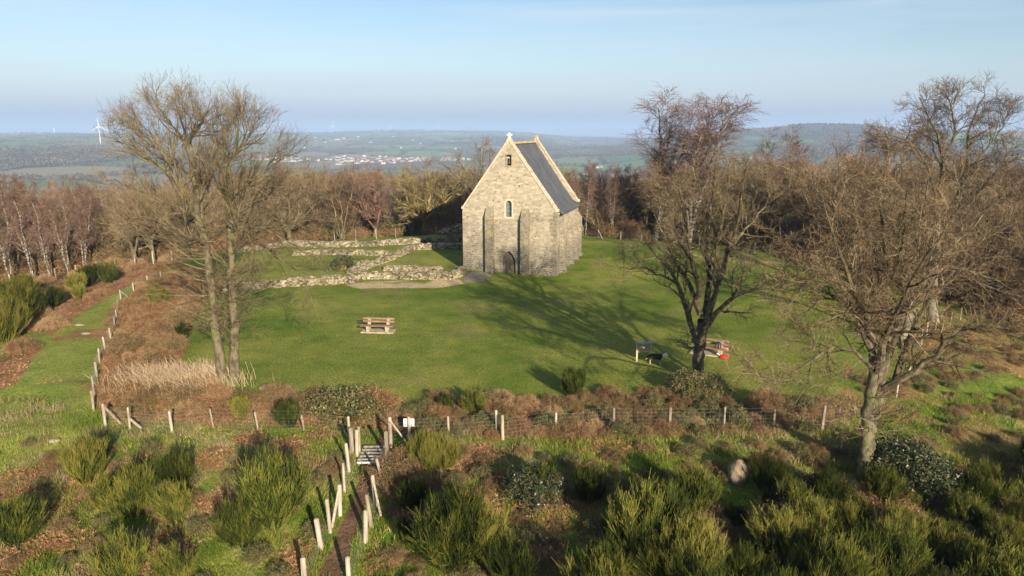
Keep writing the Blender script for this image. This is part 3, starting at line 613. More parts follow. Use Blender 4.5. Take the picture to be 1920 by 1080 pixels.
# ================================================================== RUINED WALLS of rubble
CUBE = np.array([(x, y, z) for z in (-.5, .5) for x, y in ((-.5, -.5), (.5, -.5), (.5, .5), (-.5, .5))], float)
CF = np.array([(0, 3, 2, 1), (4, 5, 6, 7), (0, 1, 5, 4), (1, 2, 6, 5), (2, 3, 7, 6), (3, 0, 4, 7)])
def rubble(name, label, pts, w, h, seed, h2=None):
    w *= .78
    rng = np.random.default_rng(seed); pts = [P(*p) for p in pts]; acc = Acc()
    p3 = resample([tuple(p) for p in pts], 400); L = np.sum(np.linalg.norm(np.diff(p3, axis=0), axis=1))
    h2 = h if h2 is None else h2
    n_ = int(L / .21) ; nz_ = int(max(h, h2) / .125) + 1
    def frame(s):
        i = int(min(398, max(0, s * 398))); a = p3[i]; d = p3[min(399, i + 6)] - p3[max(0, i - 6)]; d[2] = 0; d /= np.linalg.norm(d) + 1e-9; return a, d
    for i in range(n_):
        s = (i + .5) / n_; a, d = frame(s); c = np.array([-d[1], d[0], 0]); hh = h + (h2 - h) * s
        top = hh * .85 * (.82 + .35 * float(fbm(s * L, seed, 1.6, 5, 3)))
        for k in range(nz_):
            zz = k * .125
            if zz > top: break
            for j in np.arange(-w / 2, w / 2 + .01, .18):
                if k > 0 and abs(j) < w / 2 - .10 and zz < top - .28: continue
                sz = np.array([rng.uniform(.14, .32), rng.uniform(.13, .25), rng.uniform(.09, .17)])
                V = CUBE * sz + rng.uniform(-.025, .025, (8, 3))
                ang_ = math.atan2(d[1], d[0]) + rng.uniform(-.35, .35); ca_, sa_ = math.cos(ang_), math.sin(ang_)
                V = np.stack([V[:, 0] * ca_ - V[:, 1] * sa_, V[:, 0] * sa_ + V[:, 1] * ca_, V[:, 2]], 1)
                o = a + d * (rng.uniform(-.1, .1) + (.15 if k % 2 else 0)) + c * (j + rng.uniform(-.05, .05))
                V = V + o; V[:, 2] += zz + .04 + rng.uniform(-.03, .03) - a[2] + H(o[0], o[1])
                acc.add(V, CF)
    o = pts[0]; ob = link(name, acc.mesh('ruined_wall', MT['rubble'], off=tuple(o)), None, o)
    return tag(ob, label, 'ruined wall', 'low ruined walls beside the chapel')
rubble('ruined_wall', 'long low rubble wall left of the squared wall end, nearest the bench', [(418, 546), (470, 541), (560, 535), (640, 530), (666, 527)], 1.1, .75, 1)
rubble('ruined_wall', 'front rubble wall ending in a curved corner by the chapel front', [(672, 522), (720, 521), (790, 522), (845, 522), (858, 518), (870, 508)], 1.1, .60, 2)
rubble('ruined_wall', 'rubble wall running diagonally back from the front wall', [(655, 514), (690, 502), (735, 485), (778, 466)], 1.0, .55, 3)
rubble('ruined_wall', 'short rubble wall close behind the front wall, enclosing a narrow pit', [(722, 506), (760, 507), (800, 508), (828, 509)], .9, .55, 4)
rubble('ruined_wall', 'farthest long rubble wall under the wooden posts', [(440, 474), (500, 467), (600, 463), (690, 461), (760, 457), (830, 453)], 1.2, .62, 5)
rubble('ruined_wall', 'thin middle rubble wall between the two lawns of the ruin', [(550, 478), (600, 477), (660, 477), (726, 478)], .7, .5, 6)
rubble('ruined_wall', 'tall shaded stub of rubble wall against the left side of the chapel', [(828, 456), (845, 452), (868, 452)], 1.8, 1.7, 7, 2.3)
rubble('ruined_wall', 'shaded rubble wall between the diagonal wall and the chapel', [(782, 467), (820, 466), (866, 466)], 1.0, .7, 8)
rubble('ruined_wall', 'short rubble spur behind the round dark bush', [(652, 499), (672, 496), (690, 493)], .8, .4, 9)

# ================================================================== FENCES
def fence(label, posts, group=None, wire=True, netting=True, rad_=.055, sag=True, cat='fence', braces=(), hm=1.0):
    """posts: (px, py_base, height, lean) or with an own radius"""
    rng = random.Random(len(label)); f = None; pp = []
    for p in posts:
        b = P(p[0], p[1]); hgt = p[2] * hm; lean = p[3] if len(p) > 3 else rng.uniform(-.05, .05); r = p[4] if len(p) > 4 else rad_ * rng.uniform(.85, 1.25)
        if f is None: f = thing('fence', label, cat, b, 0, group); org = Vector(b)
        l = b - org; mb = MB(); q = Vector((lean * hgt, rng.uniform(-.03, .03) * hgt, hgt))
        mb.cyl(l - Vector((0, 0, .25)), l + q * .98, r, r * .9, 8); mb.cyl(l + q * .98, l + q, r * .9, r * .55, 8)
        mb.build('post', MT['post'], f); pp.append((l, q))
    for i, dx, dy, t in braces:
        l, q = pp[i]; c = P(posts[i][0] + dx, posts[i][1] + dy) - org
        MB().bar(l + q * t, c + Vector((0, 0, .1)), .08, .07).build('brace', MT['post'], f)
    if wire:
        hs = (.12, .3, .48, .66, .84, 1.02) if netting else (.4, .75, 1.0); acc = Acc()
        for (a, qa), (b, qb) in zip(pp[:-1], pp[1:]):
            ln = (b - a).length
            if ln > 9: continue
            for h_ in hs:
                h_ = h_ * hm; acc.tube([[tuple(a + qa * (h_ / qa.z) + Vector((0, 0, 0))), tuple((a + qa * (h_ / qa.z) + b + qb * (h_ / qb.z)) / 2 - Vector((0, 0, .02))), tuple(b + qb * (h_ / qb.z))]], [[.0025] * 3], 3)
            if netting:
                m_ = int(ln / .22)
                for k in range(1, m_): 
                    c = a.lerp(b, k / m_); acc.tube([[tuple(c + Vector((0, 0, .12 * hm))), tuple(c + Vector((0, 0, .84 * hm)))]], [[.0013] * 2], 3)
        if acc.V: link('wire', acc.mesh('wire', MT['wire']), f)
    return f
fence('wire fence on pale posts along the front bank, left of the lane', [(198, 798, 1.15, 0, .07), (244, 804, 1.1, 0), (323, 811, 1.1, -.02, .07), (402, 803, 1.0, -.14), (485, 807, .95, -.12), (571, 808, .8, -.12), (655, 822, 1.1, 0)], braces=((0, 30, 1, .95), (1, 22, 3, .5)))
fence('wire fence on pale posts along the front bank, right of the lane', [(733, 838, 1.45, 0, .08), (768, 825, 1.15, 0, .07), (842, 820, 1.05, -.04), (933, 813, 1.2, -.06, .07), (943, 824, 1.2, -.03, .08), (1042, 808, .95, 0), (1145, 800, .8, .05), (1151, 803, 1.05, -.03, .07), (1255, 804, 1.1, 0, .075), (1357, 804, 1.1, 0), (1450, 802, .95, 0), (1541, 807, 1.3, 0, .08), (1640, 790, 1.1, 0)], braces=((0, 28, -6, .9),))
fence('fence between the green path and the brown scrub, climbing to the wood', [(176, 772, 1.15, .02), (177, 740, 1.1, 0), (182, 706, .9, 0), (188, 682, 1.0, 0), (199, 659, 1.0, -.1), (208, 641, 1.0, 0), (216, 616, .9, 0), (220, 600, .8, -.05), (223, 579, .8, 0), (227, 563, .9, 0), (251, 546, .8, 0), (277, 533, .8, 0), (302, 524, .8, 0)], braces=((9, 12, -5, .9),))
fence('fence of white topped posts below the birches at far left', [(-30, 542, 1.1), (0, 537, 1.1), (22, 537, 1.2, -.1), (63, 529, 1.2), (105, 524, 1.2), (143, 516, 1.1), (182, 509, 1.1), (217, 506, 1.2), (254, 500, 1.3), (288, 495, 1.4), (323, 489, 1.2), (360, 480, 1.1), (398, 476, 1.1)], netting=False)
fence('fence behind the ruined walls at the foot of the wood', [(440, 460, 1.1), (495, 457, 1.1), (553, 455, 1), (583, 454, 1.2), (590, 455, 1.1), (612, 452, 1.1), (628, 453, 1.3), (642, 448, 1.0), (667, 450, 1.3), (706, 448, 1.35), (742, 445, 1.2), (781, 442, 1.2), (818, 440, 1.1), (862, 436, 1.1)], netting=False)
fence('fence along the wood edge right of the chapel', [(1099, 441, 1.0, .05), (1122, 448, 1.2), (1164, 450, 1.1), (1202, 452, 1.0), (1244, 460, 1.0), (1279, 460, 1.1), (1330, 466, 1.0), (1383, 472, 1.0), (1415, 475, 1.2), (1444, 477, 1.1), (1477, 479, 1.1), (1503, 480, 1.0), (1534, 483, 1.7, 0, .10), (1590, 500, 1.1), (1660, 520, 1.1)], netting=False, braces=((0, -8, 2, .9), (1, 8, 2, .9)))
fence('fence running down the right side of the hill behind the old oak', [(1800, 600, 1.1), (1781, 612, 1.2), (1753, 618, 1.1), (1737, 630, 1.1), (1727, 648, 1.2), (1704, 697, 1.5, .05), (1680, 745, 1.2), (1650, 782, 1.1)], netting=False)
fence('netting fence of tall leaning posts along the left of the lane', [(674, 850, 1.3, .02), (669, 856, 1.25, .03, .08), (661, 851, 1.25, -.02, .10), (655, 884, 1.3, -.06, .075), (646, 923, 1.3, 0, .06), (637, 966, 1.3, .05, .09), (620, 998, 1.35, -.05, .075), (604, 1033, 1.3, -.10, .10), (572, 1112, 1.3, 0, .095)], braces=((5, -14, 28, .9),))
fence('netting fence of tall leaning posts along the right of the lane', [(733, 842, 1.3, 0, .09), (726, 860, 1.3, -.01, .095), (706, 950, 1.35, -.08, .08), (697, 988, 1.35, -.10, .08), (685, 1016, 1.3, .06, .095), (655, 1110, 1.3, 0, .085)], braces=((2, 8, 22, .8),))

# cattle grid of white bars across the lane, with the loose board beside it
b = P(694, 866); g = thing('footbridge', 'small footbridge of pale bars where the lane meets the hilltop', 'footbridge', b)
fr = MB(); fr.bar((-.42, -.35, .05), (-.42, 1.3, .12), .08); fr.bar((.42, -.35, .05), (.42, 1.3, .12), .08); fr.build('bearer', MT['greywood'], g)
for k in range(6): MB().box((random.Random(k).uniform(-.03, .03), -.3 + k * .28, .13 + .012 * k), (1.02, .09, .05), rz=random.Random(k + 5).uniform(-.04, .04)).build('bar', MT['white'] if k < 1 else MT['greywood'], g)
a = P(721, 915); c = P(708, 905)
MB().bar((0, 0, -.05), (-.30, .1, 1.25), .10, .05).build('board', MT['post'], None, a)
tag(bpy.data.objects['board'], 'loose pale board leaning beside the footbridge in the lane', 'board')
# white sign board on the fence
b = P(768, 825) + Vector((0, .10, 0)); g = thing('sign', 'blank white sign board on a fence post by the lane gate', 'sign', b)
MB().box((-.02, 0, .82), (.50, .02, .40)).build('panel', MT['white'], g)
for dx in (-.1, .1): MB().box((dx, -.02, .9), (.03, .02, .03)).build('bolt', MT['wire'], g)

# ================================================================== BENCHES
def bench(name, label, loc, rz):
    g = thing(name, label, 'bench', loc, rz, 'heavy benches on concrete slabs')
    MB().box((0, 0, .03), (2.35, .85, .10)).build('slab', MT['concrete'], g, bevel=.01)
    for sx in (-.68, .68):
        b = MB()
        pr = [(-.28, .46), (-.22, .08), (.04, .08), (.30, .30), (.30, .46)]
        hole = [(-.14, .38), (.14, .38), (.14, .30), (.02, .2), (-.10, .2)]
        b.extr([pr, hole], sx - .11, sx + .11, axis='x')
        b.add([(sx + dx, y, z) for dx in (-.10, .10) for y, z in ((.18, .46), (.36, .95), (.42, .95), (.32, .46))], [(0, 1, 2, 3), (7, 6, 5, 4), (0, 4, 5, 1), (1, 5, 6, 2), (2, 6, 7, 3), (3, 7, 4, 0)])
        b.build('leg', MT['concrete'], g)
    for y in (-.24, -.02): MB().box((0, y, .495), (2.35, .19, .06)).build('seat_board', MT['redwood'], g, bevel=.008)
    tl = Matrix.Rotation(R(-18), 3, 'X')
    for z_, y in ((.70, .235), (.90, .305)): MB().box((0, y, z_), (2.28, .05, .13), M=tl).build('back_board', MT['redwood'], g, bevel=.008)
    return g
bench('bench', 'wooden bench alone in the sunny lawn left of the chapel', P(709, 622), R(-4))
b2 = bench('bench', 'bench half hidden behind the mossy trunk, with bags on it', P(1330, 664), R(-28))
bl = P(1330, 664)
def at_b(x, y, z): return bl + Matrix.Rotation(R(-28), 3, 'Z') @ Vector((x, y, z))
# bag on that bench: dark body with straps
g = thing('backpack', 'dark backpack standing on the bench behind the tree', 'backpack', at_b(.55, -.12, .53), R(-20))
MB().lathe([(.10, 0), (.17, .04), (.18, .22), (.15, .34), (.07, .40)], 12).build('body', MT['black'], g, smooth=True)
for s_ in (-.08, .08): MB().bar((s_, -.17, .06), (s_, -.15, .33), .03, .02).build('strap', MT['greywood'], g)
b = MB(); rs = random.Random(5)
for k in range(4): b.box((0, 0, .02 + k * .025), (.48 - .05 * k, .26 - .02 * k, .03), rz=rs.uniform(-.2, .2), jit=.02, rng=rs)
tag(b.build('folded_jacket', MT['pink'], None, at_b(.95, -.15, .525), R(-40), bevel=.012), 'folded salmon pink jacket lying on the bench by the backpack', 'jacket')
# red bag on the grass with pale handle
g = thing('bag', 'bright red bag lying on the grass right of the mossy trunk', 'bag', P(1357, 671), R(-10))
b = MB().lathe([(.20, 0), (.27, .05), (.26, .14), (.16, .22), (.05, .25)], 12); o = b.build('body', MT['red'], g, smooth=True); o.scale = (1.15, .8, .8)
MB().bar((-.22, .05, .12), (-.42, .18, .22), .07, .04).build('handle', MT['white'], g)

# ================================================================== NOTICE BOARD
b = P(1206, 677); g = thing('notice_board', 'small green wooden notice board on two posts beside the dog', 'notice board', b, R(6))
for sx in (-.43, .43): MB().box((sx, 0, .60), (.11, .11, 1.25)).build('post', MT['greenwood'], g, bevel=.008)
MB().box((0, .0, .86), (.74, .05, .42)).build('panel', MT['panelwood'], g)
MB().box((0, .0, .63), (.76, .07, .05)).build('rail', MT['greenwood'], g)
MB().box((-.02, -.05, 1.19), (1.02, .24, .06), M=Matrix.Rotation(R(14), 3, 'X')).build('roof', MT['greywood'], g)
for sx in (-.46, .46): MB().cyl((sx, -.14, 1.20), (sx, .10, 1.24), .07, .07, 8).build('end_cap', MT['greywood'], g)
MB().cyl((0, -.03, .90), (0, -.045, .90), .05, .05, 12).build('plaque', MT['white'], g)

# ================================================================== DOG, standing, facing right
def skin(name, verts, edges, rad_, mat_, parent, root=0, sub=2):
    me = bpy.data.meshes.new(name); me.from_pydata(verts, edges, []); o = link(name, me, parent); me.materials.append(mat_)
    sk = o.modifiers.new('skin', 'SKIN'); sk.use_smooth_shade = True
    for i, r in enumerate(rad_):
        r = r if isinstance(r, tuple) else (r, r); me.skin_vertices[0].data[i].radius = r
    me.skin_vertices[0].data[root].use_root = True
    s_ = o.modifiers.new('sub', 'SUBSURF'); s_.levels = sub; s_.render_levels = sub
    return o
m, n, l, bb = newmat('dog_coat', .75, .2)
t = n.new('ShaderNodeTexCoord'); s_ = n.new('ShaderNodeSeparateXYZ'); l.new(t.outputs['Object'], s_.inputs[0])
r1 = ramp(n, [(0.0, (.66, .50, .34)), (0.25, (.50, .33, .20)), (0.36, (.022, .018, .016)), (1.0, (.012, .012, .012))]); l.new(s_.outputs[2], r1.inputs[0])
nzd = n.new('ShaderNodeTexNoise'); nzd.inputs['Scale'].default_value = 9; l.new(t.outputs['Object'], nzd.inputs['Vector'])
am = n.new('ShaderNodeMath'); am.operation = 'MULTIPLY_ADD'; am.inputs[1].default_value = .12; l.new(nzd.outputs[0], am.inputs[0]); am.inputs[2].default_value = 0; 
a2 = n.new('ShaderNodeMath'); a2.operation = 'ADD'; l.new(s_.outputs[2], a2.inputs[0]); l.new(am.outputs[0], a2.inputs[1]); l.new(a2.outputs[0], r1.inputs[0])
rw_ = ramp(n, [(.56, (0, 0, 0)), (.60, (1, 1, 1))]); sc_ = n.new('ShaderNodeMath'); sc_.operation = 'MULTIPLY_ADD'; sc_.inputs[1].default_value = 1.0; sc_.inputs[2].default_value = .16; l.new(s_.outputs[0], sc_.inputs[0]); l.new(sc_.outputs[0], rw_.inputs[0])
mx = n.new('ShaderNodeMixRGB'); mx.inputs[2].default_value = (.85, .83, .80, 1); l.new(rw_.outputs[0], mx.inputs[0]); l.new(r1.outputs[0], mx.inputs[1]); l.new(mx.outputs[0], bb.inputs['Base Color'])
DM = m
DB = P(1229, 683)
dog = thing('dog', 'black dog with white face and tan legs standing beside the notice board', 'dog', DB, R(-32))
dv = [(-.02, 0, .42), (-.26, 0, .44), (.22, 0, .43), (.34, 0, .50), (.44, 0, .60), (.52, 0, .655), (.60, 0, .63), (.69, 0, .585),
      (-.30, .085, .38), (-.29, .09, .24), (-.36, .09, .15), (-.33, .09, .03), (-.29, .09, .015),
      (-.30, -.085, .38), (-.24, -.09, .24), (-.31, -.09, .15), (-.27, -.09, .03), (-.23, -.09, .015),
      (.26, .09, .34), (.24, .09, .18), (.25, .09, .03), (.29, .09, .015), (.26, -.09, .34), (.30, -.09, .18), (.33, -.09, .03), (.37, -.09, .015),
      (-.38, 0, .43), (-.48, 0, .33), (-.55, 0, .22), (-.62, 0, .17)]
de = [(0, 1), (0, 2), (2, 3), (3, 4), (4, 5), (5, 6), (6, 7), (1, 8), (8, 9), (9, 10), (10, 11), (11, 12), (1, 13), (13, 14), (14, 15), (15, 16), (16, 17), (2, 18), (18, 19), (19, 20), (20, 21), (2, 22), (22, 23), (23, 24), (24, 25), (1, 26), (26, 27), (27, 28), (28, 29)]
drd = [(.13, .15), (.125, .14), (.14, .17), (.11, .13), (.085, .09), (.085, .085), (.06, .055), (.035, .035), .075, .045, .028, .022, .026, .075, .045, .028, .022, .026, .055, .032, .024, .028, .055, .032, .024, .028, .05, .06, .055, .025]
skin('body', dv, de, drd, DM, dog)
for sy in (-1, 1):
    MB().cyl((.49, sy * .06, .72), (.46, sy * .105, .67), .03, .012, 6).build('ear', MT['black'], dog)
    MB().cyl((.575, sy * .045, .68), (.585, sy * .05, .682), .012, .01, 8).build('eye', MT['black'], dog)
MB().cyl((.715, 0, .585), (.73, 0, .585), .02, .015, 8).build('nose', MT['black'], dog)
dog.scale = (1.1, 1.15, 1.18)
bpy.context.view_layer.update()

# stump, boulder, pale trunk block, small rocks
def rock(name, label, cat, loc, s, mat_, seed, grp=None, sub=4):
    import bmesh
    bm = bmesh.new(); bmesh.ops.create_icosphere(bm, subdivisions=sub, radius=1)
    for v in bm.verts:
        a = np.array(v.co); k = .80 + .42 * float(fbm(a[0] * 1.1 + seed * 3 + a[2], a[1] * 1.1 + a[2] * .7, .9, seed, 4)); v.co = Vector((a[0] * s[0] * k, a[1] * s[1] * k, a[2] * s[2] * k))
    me = bpy.data.meshes.new(name); bm.to_mesh(me); bm.free(); me.materials.append(mat_)
    for p in me.polygons: p.use_smooth = True
    return tag(link(name, me, None, loc), label, cat, grp)
rock('boulder', 'rounded pale boulder standing in the green broom, bottom right', 'boulder', P(1384, 905) + Vector((0, 0, .42)), (.44, .38, .56), MT['boulder'], 3)
rock('rock', 'flat grey rock in the green path at left, nearer the brown scrub', 'rock', P(162, 625) - Vector((0, 0, .06)), (.42, .28, .16), MT['rubble'], 5, None, 3)
rock('rock', 'long flat grey rock in the green path beside the dead bracken', 'rock', P(147, 609) - Vector((0, 0, .06)), (.5, .26, .16), MT['rubble'], 6, None, 3)
rock('rock', 'flat pale rock at the bottom left below the corner post', 'rock', P(100, 826), (.35, .2, .10), MT['rubble'], 7, None, 3)
rock('rock', 'pale tan rock at the lawn edge right of the twin tree foot', 'rock', P(502, 728), (.5, .35, .2), MT['boulder'], 8, None, 3)
rock('rock', 'small pale rock in the grass left of the lane fence', 'rock', P(567, 905), (.22, .16, .14), MT['rubble'], 9, None, 3)
b = MB().lathe([(.36, -.1), (.33, .1), (.31, .45), (.32, .66), (.29, .68)], 18)
tag(b.build('stump', MT['stump'], None, P(1642, 574), smooth=False), 'short round cut stump standing on the lawn behind the old oak', 'stump')

# ================================================================== TREES
def twigs(acc, rng, Pt, Rd, levels, m_limb=0, m_twig=1):
    """levels: list of (count, t0, t1, ang, L, nseg, wig, up, rr, rmin, k)"""
    allP, allR = Pt, Rd
    for i, (cnt, t0, t1, ang_, L, ns, wig, up, rr, rmin, k) in enumerate(levels):
        Q, q = grow(rng, allP, allR, cnt, t0, t1, ang_, L, ns, wig, up, rr, rmin)
        acc.tube(Q, q, k, m_limb if k > 3 else m_twig); allP, allR = Q, q
    return allP, allR
def hero(name, label, trunks, limbs, levels, mats, seed, y0, extra=None, n=12, cat='tree', wig=.05, group=None, shoots=None):
    """trunk and limb outlines measured on the photo at the tree's own distance, each limb with its own depth"""
    rng = np.random.default_rng(seed); base = P(*trunks[0][0][0][:2])
    if y0 is None: y0 = base.y
    g = thing(name, label, cat, base, 0, group); b = np.array(base)
    ta = Acc(); la = Acc()
    for pts, r0, r1 in trunks:
        w3 = [tuple(PY(px, py, y0 + dy)) for px, py, dy in pts]
        w3[0] = (w3[0][0], w3[0][1], float(H(w3[0][0], w3[0][1])) - .3)
        p = resample(w3, 22, rng, .025); t = np.linspace(0, 1, 22)
        r = (r0 + (r1 - r0) * t) * (1 + .55 * np.exp(-t * 22)) * (1 + .05 * rng.normal(size=22))
        ta.tube(p[None], r[None], 12)
    lp = []; lr = []
    for pts, r0, r1 in limbs:
        p = resample([tuple(PY(px, py, y0 + dy)) for px, py, dy in pts], n, rng, wig); p[0] -= 0
        t = np.linspace(0, 1, n); lp.append(p); lr.append((r0 + (r1 - r0) * t ** .8) * (1.22 if r0 > .062 else 1) * (1 + .07 * rng.normal(size=n)))
    LP = np.array(lp); LR = np.array(lr); la.tube(LP, LR, 7, 0)
    thin = np.array([q[1] < .062 for q in limbs])
    twigs(la, rng, LP[~thin], LR[~thin], levels)
    if thin.any(): twigs(la, rng, LP[thin], LR[thin], [(7, .2, 1, (25, 60), .9, 5, .15, .05, .6, .010, 3), (4, .2, 1, (25, 60), .45, 3, .2, .03, .6, .007, 3), (3, .2, 1, (20, 60), .22, 2, .2, .03, .6, .006, 3)])
    if shoots:
        for tr, cnt, t0, t1, L in shoots:
            w3 = resample([tuple(PY(px, py, y0 + dy)) for px, py, dy in trunks[tr][0]], 22)
            Q, q = grow(rng, w3[None], np.full((1, 22), .3), cnt, t0, t1, (50, 85), L, 5, .10, .05, .075, .016, .3); Q[:, :, 2] = np.maximum(Q[:, :, 2], H(Q[:, :, 0], Q[:, :, 1]) + .1)
            la.tube(Q, q, 3, 1); Q2, q2 = grow(rng, Q, q, 8, .15, .95, (15, 40), L * .45, 3, .12, .02, .6, .009); la.tube(Q2, q2, 3, 1)
            Q3, q3 = grow(rng, Q2, q2, 4, .2, .95, (20, 45), L * .18, 2, .12, .02, .6, .006); la.tube(Q3, q3, 3, 1)
    tm, lm, wm_ = mats
    o = link('trunk', ta.mesh('trunk', MT[tm], True, b), g); link('crown', la.mesh('crown', [MT[lm], MT[wm_]], False, b), g)
    if extra: extra(g, b, rng)
    return g

# --- twin-stemmed tree on the left
L_A = [(10, .10, 1, (22, 50), 2.8, 6, .10, .10, .55, .022, 4), (7, .12, 1, (20, 45), 1.5, 4, .11, .07, .55, .0105, 3), (5, .12, 1, (20, 45), .85, 3, .12, .06, .65, .006, 3), (4, .15, 1, (18, 42), .40, 2, .12, .05, .7, .0042, 3)]
limA = [
 ([(387, 465, 0), (372, 415, .1), (367, 347, .3), (358, 317, .2), (350, 263, 0), (337, 225, -.3), (333, 205, -.5)], .20, .02),
 ([(352, 280, 0), (325, 235, .8), (303, 215, 1.2), (296, 203, 1.4)], .09, .015),
 ([(350, 270, 0), (372, 238, -.8), (380, 222, -1.5)], .09, .015),
 ([(376, 425, 0), (350, 385, -.6), (333, 363, -1), (317, 330, -1.5), (300, 308, -1.8), (267, 284, -2.2), (240, 272, -2.6), (222, 266, -3)], .16, .02),
 ([(317, 330, -1.5), (308, 290, -1.2), (287, 255, -1), (270, 238, -.8)], .09, .015),
 ([(372, 425, 0), (340, 410, 1.5), (307, 380, 2.4), (277, 363, 3), (233, 347, 3.6), (213, 335, 4)], .12, .02),
 ([(384, 460, 0), (350, 443, -1.5), (310, 417, -2.5), (270, 408, -3.2), (230, 410, -3.6)], .10, .018),
 ([(390, 490, 0), (350, 468, 1.5), (300, 448, 2.6), (250, 440, 3.2), (205, 452, 3.6)], .09, .015),
 ([(376, 420, 0), (385, 370, 1.4), (400, 320, 2.2), (402, 280, 2.6)], .11, .018),
 ([(367, 350, 0), (330, 300, 2.2), (280, 270, 3), (245, 240, 3.4)], .09, .015),
 ([(437, 450, 0), (428, 395, 0), (426, 335, -.2), (433, 297, -.3), (441, 262, -.5), (450, 235, -.7), (447, 222, -.8)], .17, .02),
 ([(430, 320, 0), (412, 275, .8), (400, 245, 1.2), (396, 232, 1.4)], .09, .015),
 ([(433, 297, 0), (462, 265, .9), (478, 250, 1.3)], .08, .015),
 ([(430, 400, 0), (457, 350, -1), (483, 332, -1.6), (507, 305, -2), (533, 292, -2.4)], .10, .015),
 ([(430, 420, 0), (452, 392, 1.2), (480, 372, 2), (520, 356, 2.6), (548, 352, 3)], .10, .015),
 ([(434, 470, 0), (458, 432, -1), (485, 424, -1.8), (520, 440, -2.4), (556, 458, -2.8), (585, 472, -3)], .09, .012),
 ([(436, 470, 0), (468, 455, 1.5), (510, 470, 2.4), (548, 500, 2.9), (585, 540, 3.2)], .08, .012),
 ([(430, 440, 0), (455, 405, -1), (462, 430, -1.6), (475, 470, -1.9)], .07, .012),
 ([(430, 380, 0), (415, 350, -2), (410, 320, -3), (420, 285, -3.4)], .08, .012),
]
def moss_foot(g, b, rng):
    ac = Acc(); 
    for k in range(160):
        a = rng.uniform(0, 6.28); r = rng.uniform(.25, .75); x = b[0] + .2 + r * math.cos(a); y = b[1] + r * math.sin(a) * .8; z = float(H(x, y))
        ac.tube([[(x, y, z - .05), (x + rng.normal() * .04, y + rng.normal() * .04, z + rng.uniform(.1, .45) * (1.1 - r))]], [[.03, .01]], 3)
    link('moss', ac.mesh('moss', MT['broom'], False, b), g)
hero('twin_tree', 'tall bare tree with two stems rising side by side, left of the bench', [
 ([(418, 722, -.1), (411, 660, 0), (403, 600, .1), (397, 540, .1), (390, 490, .1), (378, 428, 0)], .28, .17),
 ([(437, 727, 0), (440, 660, .1), (440, 600, .2), (434, 530, .1), (433, 470, 0), (430, 400, 0)], .27, .16)],
 limA, L_A, ('bark', 'bark', 'twig_tan'), 11, None, moss_foot, shoots=[(0, 56, .26, .95, 3.2), (1, 44, .22, .9, 2.8)])

# --- oak in the middle right, on the edge of the lawn
L_B = [(9, .18, 1, (30, 60), 2.3, 6, .20, .06, .55, .022, 4), (6, .15, 1, (28, 60), 1.25, 4, .22, .04, .55, .011, 3), (6, .15, 1, (25, 60), .65, 3, .24, .03, .65, .0065, 3), (4, .2, 1, (20, 60), .33, 2, .2, .02, .7, .0045, 3)]
limB = [
 ([(1303, 640, 0), (1293, 593, -.3), (1283, 567, -.5), (1272, 537, -.7), (1257, 510, -.9), (1233, 477, -1.2), (1203, 450, -1.5)], .17, .025),
 ([(1268, 530, -.7), (1233, 513, -.2), (1200, 500, .3), (1160, 505, .7)], .07, .015),
 ([(1313, 590, 0), (1305, 560, .5), (1293, 533, .8), (1273, 503, 1.1), (1263, 480, 1.4), (1247, 445, 1.8), (1225, 400, 2.2)], .15, .025),
 ([(1309, 560, .3), (1307, 513, 0), (1297, 490, -.2), (1293, 455, -.5), (1286, 400, -.8), (1275, 345, -1)], .15, .025),
 ([(1318, 600, 0), (1326, 550, .8), (1330, 513, 1.2), (1324, 480, 1.6), (1328, 430, 2), (1334, 370, 2.3), (1340, 315, 2.6)], .18, .025),
 ([(1325, 600, 0), (1342, 547, -.3), (1353, 513, -.5), (1360, 487, -.7), (1373, 460, -.9), (1383, 425, -1.1), (1389, 385, -1.3), (1396, 335, -1.5), (1402, 300, -1.7)], .19, .02),
 ([(1346, 535, 0), (1343, 497, .5), (1341, 470, .8), (1350, 430, 1.1), (1362, 370, 1.4), (1372, 320, 1.7)], .10, .018),
 ([(1325, 612, 0), (1345, 585, -.6), (1363, 572, -1), (1383, 556, -1.4), (1403, 543, -1.8), (1430, 541, -2.2), (1462, 545, -2.6), (1498, 540, -3)], .16, .02),
 ([(1380, 556, -1.4), (1380, 530, -1), (1396, 512, -.8), (1422, 492, -.6)], .07, .015),
 ([(1308, 520, 0), (1285, 470, -1.6), (1262, 430, -2.6), (1245, 380, -3.2)], .09, .018),
 ([(1330, 500, 0), (1345, 440, 3), (1330, 380, 4), (1312, 330, 4.6)], .09, .018),
 ([(1375, 455, -1), (1405, 420, 0), (1432, 390, .8), (1450, 350, 1.4)], .08, .015),
 ([(1290, 430, -.5), (1262, 385, .4), (1240, 340, 1)], .07, .015),
 ([(1305, 655, 0), (1278, 640, -.6), (1256, 630, -1.0)], .05, .01),
 ([(1318, 650, 0), (1290, 628, -1.4), (1268, 618, -2)], .045, .01),
]
hero('old_oak', 'mossy bare oak forking low beside the dog and notice board', [
 ([(1311, 712, 0), (1309, 680, 0), (1312, 645, 0), (1318, 600, 0)], .34, .30), ([(1311, 690, 0), (1313, 640, 0), (1330, 592, -.1)], .26, .20), ([(1309, 690, 0), (1307, 640, 0), (1300, 620, -.1)], .22, .17)],
 limB, L_B, ('bark_dark', 'bark_dark', 'twig_tan'), 12, None)

